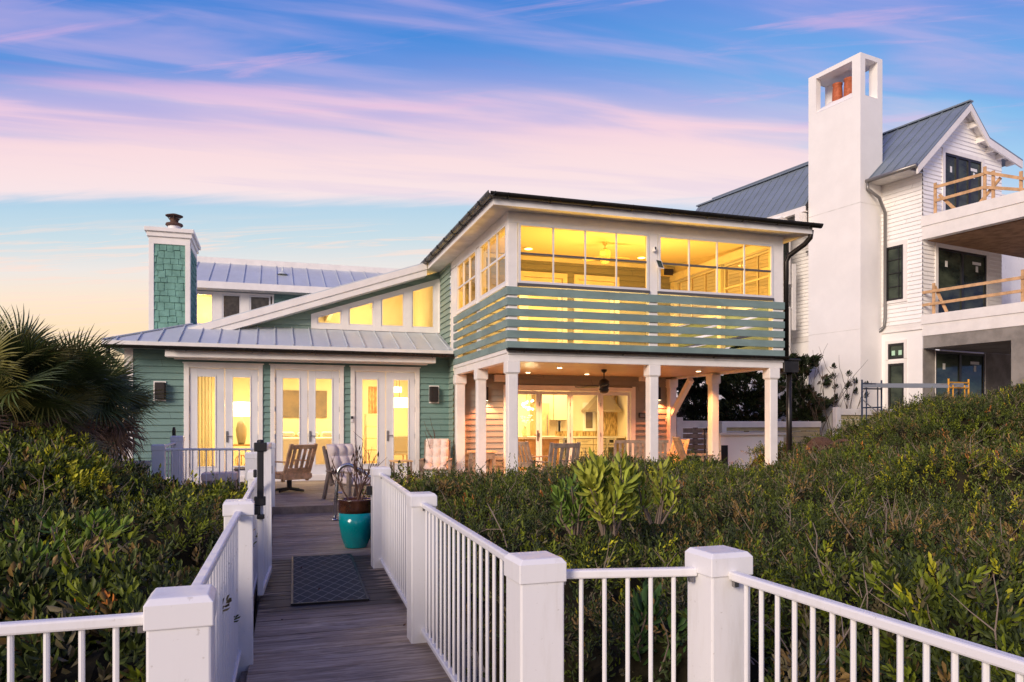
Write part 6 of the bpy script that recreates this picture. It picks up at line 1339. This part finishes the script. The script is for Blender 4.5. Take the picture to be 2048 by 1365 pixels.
def scrub(name, label, inside, xr, yr, dens, wide, seed, weights, lsc=1.0, dsc=1.0):
    LV = Leaves(); tw = MB()
    def colours(x, y, n):
        a = vnoise(x, y, .55, 11+seed); b = vnoise(x, y, 1.6, 12+seed); g = vnoise(x, y, .8, 15+seed)
        wts = np.stack([weights[0]*(1.3-a), weights[1]*(.6+a), weights[2]*np.clip((b-.35)*4, .03, 4), weights[3]*np.clip((g-.52)*8, .01, 4), weights[4]*np.clip((.60-b)*5, .03, 3), weights[5]*np.ones(n), weights[6]*np.clip((a-.5)*2, .02, 1)], 1)
        wts = wts/wts.sum(1, keepdims=True); cs = wts.cumsum(1); r = rnd(n)[:, None]; return PAL[(r > cs).sum(1).clip(0, 6)]*(.74+.30*rnd(n))[:, None]
    total = 0
    for (d0, d1, dn, nl, ll, lw) in dens:
        ll *= lsc; lw *= lsc; n = int(dn*dsc*(xr[1]-xr[0])*(yr[1]-yr[0])); x = rng.uniform(*xr, n); y = rng.uniform(*yr, n)
        dist = np.hypot(x, y); k = (inside(x, y) > 0) & (dist >= d0) & (dist < d1); depth = x*SA+y*CA; side = x*CA-y*SA
        k &= (depth > .3) & (np.abs(side) < depth*.78+1.6); k &= rnd(n) < (.30 if d0 < 8 else .46)+1.25*vnoise(x, y, 2.4, 42+seed); x, y = x[k], y[k]; n = len(x); sz = .70+.75*vnoise(x, y, .9, 41+seed)
        if not n: continue
        z = Hn(x, y); e = .05; gxn = (Hn(x+e, y)-z)/e; gyn = (Hn(x, y+e)-z)/e; N = np.stack([-gxn*.8, -gyn*.8, np.ones(n)], 1); ed = inside(x, y)
        N += unit(n)*1.05; N[:, 2] += .25; N /= np.linalg.norm(N, axis=1, keepdims=True)
        dep = rnd(n)**2*.30; side = ed < .35; z = z-dep-.02; z = np.where(side & (rnd(n) < .75), z-rnd(n)*.9*np.clip(1-ed/.35, 0, 1), z) - .04
        # rounded shoulder at the boundary
        z = z-np.clip(.25-ed, 0, .25)*.7
        Ln = .07+.12*rnd(n)
        sprigs(LV, np.stack([x, y, z], 1), N, Ln, nl, ll*(1.15 if wide > 1 else 1.0)*sz, lw*wide*sz**1.3, colours(x, y, n), 1.05); total += n
        # taller shoots breaking the surface
        m_ = rnd(n) < .045; q = np.stack([x, y, z+.03], 1)[m_]; Nn = N[m_]+np.array([0, 0, .8]); Nn /= np.linalg.norm(Nn, axis=1, keepdims=True)
        sprigs(LV, q, Nn, .12+.2*rnd(len(q)), nl, ll*.95, lw*wide, colours(q[:, 0], q[:, 1], len(q)), .6)
    o = LV.build(name, M['leaf']); tag(o, label, None, None, 'stuff')
    # bare grey twigs standing out of the scrub
    nt = 1100; x = rng.uniform(*xr, nt*4); y = rng.uniform(*yr, nt*4); k = (inside(x, y) > .1) & (vnoise(x, y, .7, 31+seed) > .42); x, y = x[k][:nt], y[k][:nt]; z = Hn(x, y)
    for a, b, c in zip(x, y, z):
        dd = Vector((random.gauss(0, .7), random.gauss(0, .7), 1)).normalized(); p = Vector((a, b, c-.15)); L = random.uniform(.2, .48); pts = [p]
        for i in range(4): dd = (dd+Vector((random.gauss(0, .25), random.gauss(0, .25), random.gauss(0, .15)))).normalized(); p = p+dd*L/4; pts.append(p)
        tw.tube(pts, [.0042, .0038, .003, .0024, .0015], 4, cap=False)
        if random.random() < .7: q = pts[2]; d2 = (dd+Vector((random.gauss(0, .8), random.gauss(0, .8), .2))).normalized(); tw.tube([q, q+d2*L*.25, q+d2*L*.45+Vector((0, 0, .01))], [.003, .002, .001], 4, cap=False)
    to = tw.build(name+'_twigs', M['drytwig']); tag(to, label.replace('mass of', 'bare grey twigs in the'), None, None, 'stuff')
    # dark sheet under the leaves: the scrub's inner shade put in as colour
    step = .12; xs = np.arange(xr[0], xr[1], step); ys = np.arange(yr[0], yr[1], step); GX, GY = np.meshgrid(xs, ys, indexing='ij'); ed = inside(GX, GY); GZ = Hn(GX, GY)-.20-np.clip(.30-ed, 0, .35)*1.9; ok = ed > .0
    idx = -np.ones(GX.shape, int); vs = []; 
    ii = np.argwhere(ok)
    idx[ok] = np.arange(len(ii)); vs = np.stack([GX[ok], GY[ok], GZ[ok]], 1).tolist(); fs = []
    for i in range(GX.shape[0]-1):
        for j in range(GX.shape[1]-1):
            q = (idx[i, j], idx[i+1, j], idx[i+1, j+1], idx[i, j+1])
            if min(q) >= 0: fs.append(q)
    me = bpy.data.meshes.new(name+'_shade_layer'); me.from_pydata(vs, [], fs); me.materials.append(M['soil']); lo = bpy.data.objects.new(name+'_shade_layer', me); col.objects.link(lo); lo['kind'] = 'stuff'; lo['label'] = label.replace('mass of', 'dark sheet standing in for shade inside the')

M['drytwig'] = mat('dry_twig', (.26, .20, .15), .9)
dens = [(0, 4.5, 250, 12, .052, .0185), (4.5, 8, 210, 11, .054, .020), (8, 12, 210, 9, .058, .022), (12, 30, 190, 8, .064, .024)]
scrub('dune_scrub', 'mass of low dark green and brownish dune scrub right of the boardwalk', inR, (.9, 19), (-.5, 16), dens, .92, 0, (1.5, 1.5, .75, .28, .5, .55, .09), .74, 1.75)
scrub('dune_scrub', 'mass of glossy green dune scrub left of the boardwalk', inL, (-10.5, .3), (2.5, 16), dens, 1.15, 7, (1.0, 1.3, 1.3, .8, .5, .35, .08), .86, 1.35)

# ---------------------------------------------------------------- big leafed shrub in front of the porch, and its neighbours
def bigleaf(px_, py_, d, n, h, spread, ll, label, cat='shrub', name='broad_leafed_shrub', cols=((.10, .16, .03), (.16, .22, .04)), grp=None):
    base = at(px_, py_, d); t = thing(name, label, cat, tuple(base), group=grp); LV = Leaves(); sb = MB(); r_ = random.Random(int(px_*7+py_))
    for k in range(n):
        a = r_.uniform(0, 6.28); rr_ = spread*math.sqrt(r_.random()); top = base+Vector((rr_*math.cos(a), rr_*math.sin(a)*.6, h*(1-.55*(rr_/spread)**1.5)*r_.uniform(.75, 1.05)))
        b0 = base+Vector((rr_*.3*math.cos(a), rr_*.3*math.sin(a), -.14)); m_ = (b0+top)/2+Vector((r_.uniform(-.04, .04), r_.uniform(-.04, .04), 0)); sb.tube([b0, m_, top], [.009, .007, .004], 5)
        ax = (top-m_).normalized(); mixf = r_.random(); c = np.array([[cols[0][i]*(1-mixf)+cols[1][i]*mixf for i in range(3)]])
        for q, s_ in ((0, 1.0), (.13, .9), (.24, .8), (.34, .7)):
            if q < (top-base).length: sprigs(LV, np.array([tuple(top-ax*(q+.07))]), np.array([tuple((ax+Vector((r_.uniform(-.3, .3), r_.uniform(-.3, .3), 0))).normalized())]), np.array([.09]), 8, ll*s_, ll*.33*s_, c, 1.15)
    LV.build('foliage', M['leaf'], t); sb.build('stem', M['twig'], t); return t
bigleaf(1218, 1030, 5.2, 13, .47, .21, .12, 'tall bright broad leafed shrub rising in front of the porch doors', cols=((.19, .26, .03), (.40, .42, .06)))
bigleaf(1312, 1010, 5.4, 7, .32, .15, .10, 'broad leafed shrub just right of the tallest one, below the second front column', cols=((.18, .25, .03), (.38, .38, .06)))
bigleaf(1150, 1030, 5.3, 7, .24, .14, .10, 'lower broad leafed shrub just left of the tallest one', cols=((.09, .17, .03), (.16, .24, .04)))
bigleaf(1290, 1310, 3.6, 6, .26, .18, .11, 'dark broad leafed shrub seen through the balusters between the two right corner posts', cols=((.04, .09, .03), (.07, .14, .03)))
bigleaf(120, 1115, 4.6, 16, .28, .55, .085, 'bright green leafy shrub low in the left scrub', cols=((.09, .17, .02), (.2, .24, .03)))
bigleaf(30, 1170, 4.2, 12, .25, .4, .085, 'bright green leafy shrub at the left edge of the photo', cols=((.07, .15, .02), (.18, .22, .03)))

# ---------------------------------------------------------------- fan palms
def frond_mesh(r_, L=.95, dead=False):
    """a fan leaf in local space: petiole from the origin along +x, blade beyond"""
    V, F_ = [], []
    def q(a, b, c, d): k = len(V); V.extend([a, b, c, d]); F_.append((k, k+1, k+2, k+3))
    pl = L*.75; hub = Vector((pl, 0, 0)); w = .013
    q((0, -w, 0), (0, w, 0), (pl, w*.7, 0), (pl, -w*.7, 0)); q((0, 0, -w), (0, 0, w), (pl, 0, w*.7), (pl, 0, -w*.7))
    nb_ = 38
    for k in range(nb_):
        a = math.radians(-118+236*k/(nb_-1))+r_.uniform(-.03, .03); Lb = L*(1-.28*abs(math.sin(a/2))**1.5)*r_.uniform(.88, 1.05); droop = r_.uniform(.08, .24)*(2.4 if dead else 1)
        prev = None; ww = .030
        for i in range(5):
            s = i/4; rr_ = .03+Lb*s; z = -droop*s*s*s*L*1.2 + .10*math.cos(k*PI)*ww*0 + .12*abs(math.sin(a))*s*.4; wd = ww*(math.sin(PI*min(1, .18+.82*s))**.7)*.5+.001
            c = hub+Vector((rr_*math.cos(a), rr_*math.sin(a), z)); n_ = Vector((-math.sin(a), math.cos(a), 0))
            cur = (c-n_*wd+Vector((0, 0, wd*.5)), c+n_*wd+Vector((0, 0, wd*.5)), c)
            if prev: q(tuple(prev[0]), tuple(prev[2]), tuple(cur[2]), tuple(cur[0])); q(tuple(prev[2]), tuple(prev[1]), tuple(cur[1]), tuple(cur[2]))
            prev = cur
    me = bpy.data.meshes.new('frond'); me.from_pydata([tuple(v) for v in V], [], F_); return me
M['palm'] = mat('palm_frond', (.075, .105, .032), .45, var=.5, vscale=1.2); M['palmy'] = mat('yellowed_frond', (.2, .19, .05), .5, var=.4, vscale=2); M['palmdead'] = mat('dead_frond', (.2, .13, .085), .9, var=.4, vscale=4)
r_ = random.Random(12); FM = [frond_mesh(r_) for _ in range(4)]; [m.materials.append(M['palm']) for m in FM[:3]]; FM[3].materials.append(M['palmy']); FD = [frond_mesh(r_, .9, True) for _ in range(2)]; [m.materials.append(M['palmdead']) for m in FD]
def palm(px_, py_, d, n, nd, size, label, seed):
    c = at(px_, py_, d); gz = 0.2; t = thing('fan_palm', label, 'palm tree', (c.x, c.y, gz), group='fan palms left of the house', worldmode=False); r_ = random.Random(seed); h = c.z-gz
    mb = MB(); mb.tube([(0, 0, 0), (.03, 0, h*.5), (0, 0, h)], [.16, .15, .13], 12); mb.build('trunk', M['bark'], t)
    for k in range(n+nd):
        dead = k >= n; o = bpy.data.objects.new('frond', (FD if dead else FM)[r_.randrange(2 if dead else 4)]); col.objects.link(o); o.parent = t; s = size*r_.uniform(.8, 1.1)
        az_ = k*2.4+r_.uniform(-.3, .3); el_ = math.radians(r_.uniform(-75, -35)) if dead else math.radians(r_.choice([r_.uniform(-25, 20), r_.uniform(10, 50), r_.uniform(35, 80)]))
        o.location = (0, 0, h+r_.uniform(-.12, .08)); o.scale = (s, s, s); o.rotation_euler = (Matrix.Rotation(az_, 3, 'Z') @ Matrix.Rotation(-el_, 3, 'Y') @ Matrix.Rotation(r_.uniform(-.6, .6), 3, 'X')).to_euler()
palm(40, 775, 9.8, 46, 18, .66, 'largest fan palm with upright fronds at the left edge', 3)
palm(135, 795, 10.8, 46, 20, .66, 'fan palm with brown hanging fronds, second from the left edge', 5)
palm(205, 815, 12.5, 30, 14, .66, 'smallest fan palm, its fronds reaching in front of the house corner', 8)
palm(90, 860, 9.8, 12, 2, .6, 'low young fan palm below the others', 15)

# ---------------------------------------------------------------- magnolias behind the porch
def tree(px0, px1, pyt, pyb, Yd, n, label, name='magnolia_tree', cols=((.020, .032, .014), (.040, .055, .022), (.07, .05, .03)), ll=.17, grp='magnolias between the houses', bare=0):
    a, b = onY(px0, pyb, Yd), onY(px1, pyt, Yd); cx = (a.x+b.x)/2; W = (b.x-a.x)/2; zt, zb = b.z, a.z; t = thing(name, label, 'tree', (cx, Yd, 0), group=grp); r_ = random.Random(int(px0))
    mb = MB(); mb.tube([(cx, Yd, 0), (cx+.05, Yd, zb+.4), (cx-.03, Yd, (zb+zt)/2), (cx, Yd, zt-.3)], [.10, .09, .055, .015], 9); mb.build('trunk', M['bark'], t)
    lb = MB(); ends = []
    for k in range(max(6, n//10)):
        z = zb+(zt-zb)*r_.random(); ang = r_.uniform(0, 6.28); f = 1-.55*((z-zb)/(zt-zb))**2; L = W*f*r_.uniform(.6, 1.05); p0 = Vector((cx, Yd, z-.2)); p1 = p0+Vector((L*math.cos(ang), L*math.sin(ang), L*.35)); lb.tube([p0, (p0+p1)/2+Vector((0, 0, -.05)), p1], [.025, .016, .006], 5); ends.append(p1)
    lb.build('limb', M['bark'], t)
    LV = Leaves(); m = n*9; u = rng.random(m); z = zb+(zt-zb)*u; f = np.sqrt(np.clip(1-.75*u**2.2, 0, 1))*(.8+.35*np.sin(u*19+px0)); ang = rng.random(m)*6.283; rr_ = W*f*np.sqrt(.15+.85*rng.random(m))
    P = np.stack([cx+rr_*np.cos(ang), Yd+rr_*np.sin(ang)*.8, z], 1); keep = vnoise(P[:, 0]*1.2+P[:, 2]*.7, P[:, 1]+P[:, 2]*1.3, 1.7, 5) > .36; P = P[keep]; m = len(P)
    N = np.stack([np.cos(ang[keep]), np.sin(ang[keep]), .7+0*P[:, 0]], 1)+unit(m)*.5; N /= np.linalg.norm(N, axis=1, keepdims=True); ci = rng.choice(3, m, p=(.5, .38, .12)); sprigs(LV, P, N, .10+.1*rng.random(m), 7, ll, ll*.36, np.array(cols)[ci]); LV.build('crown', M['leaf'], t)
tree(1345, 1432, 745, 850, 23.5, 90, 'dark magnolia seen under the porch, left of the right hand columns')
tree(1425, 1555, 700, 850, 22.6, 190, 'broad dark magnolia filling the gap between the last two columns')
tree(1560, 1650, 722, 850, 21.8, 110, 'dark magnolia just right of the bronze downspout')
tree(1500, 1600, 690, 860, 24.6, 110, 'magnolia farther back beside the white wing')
def sapling(px_, pyt, Yd, label, seed, clumps=5, h0=855):
    p = onY(px_, pyt, Yd); b = onY(px_, h0, Yd); r_ = random.Random(seed); t = thing('sapling', label, 'sapling', (b.x, Yd, 0), group='thin saplings against the white house'); mb = MB(); LV = Leaves(); tips = []
    for k in range(4): tips.append(twigs(mb, Vector((b.x+r_.uniform(-.15, .15), Yd, b.z-.5)), Vector((r_.uniform(-.22, .22), 0, 1)).normalized(), (p.z-b.z+.5)*r_.uniform(.7, 1.0), .016, 1, r_))
    mb.build('stem', M['bark'], t)
    for q in tips[:clumps]:
        for dz in (0, -.35): sprigs(LV, np.array([[q.x, q.y, q.z+dz-.1]]), np.array([[0., 0, 1]]), np.array([.12]), 12, .14, .05, np.array([(.022, .03, .015)]), 1.2)
    if clumps: LV.build('foliage', M['leaf'], t)
sapling(1662, 725, 20.6, 'thin bare sapling right of the magnolias', 2, 2); sapling(1700, 745, 20.4, 'slender sapling with dark leaf clusters against the white stucco', 6, 4); sapling(1640, 690, 21.0, 'tallest bare sapling beside the magnolia', 9, 0); sapling(1345+10, 760, 22.0, 'leggy sapling behind the porch brace', 13, 3)
palm(-40, 800, 9.0, 24, 10, .66, 'fan palm mostly outside the left edge of the photo', 23)
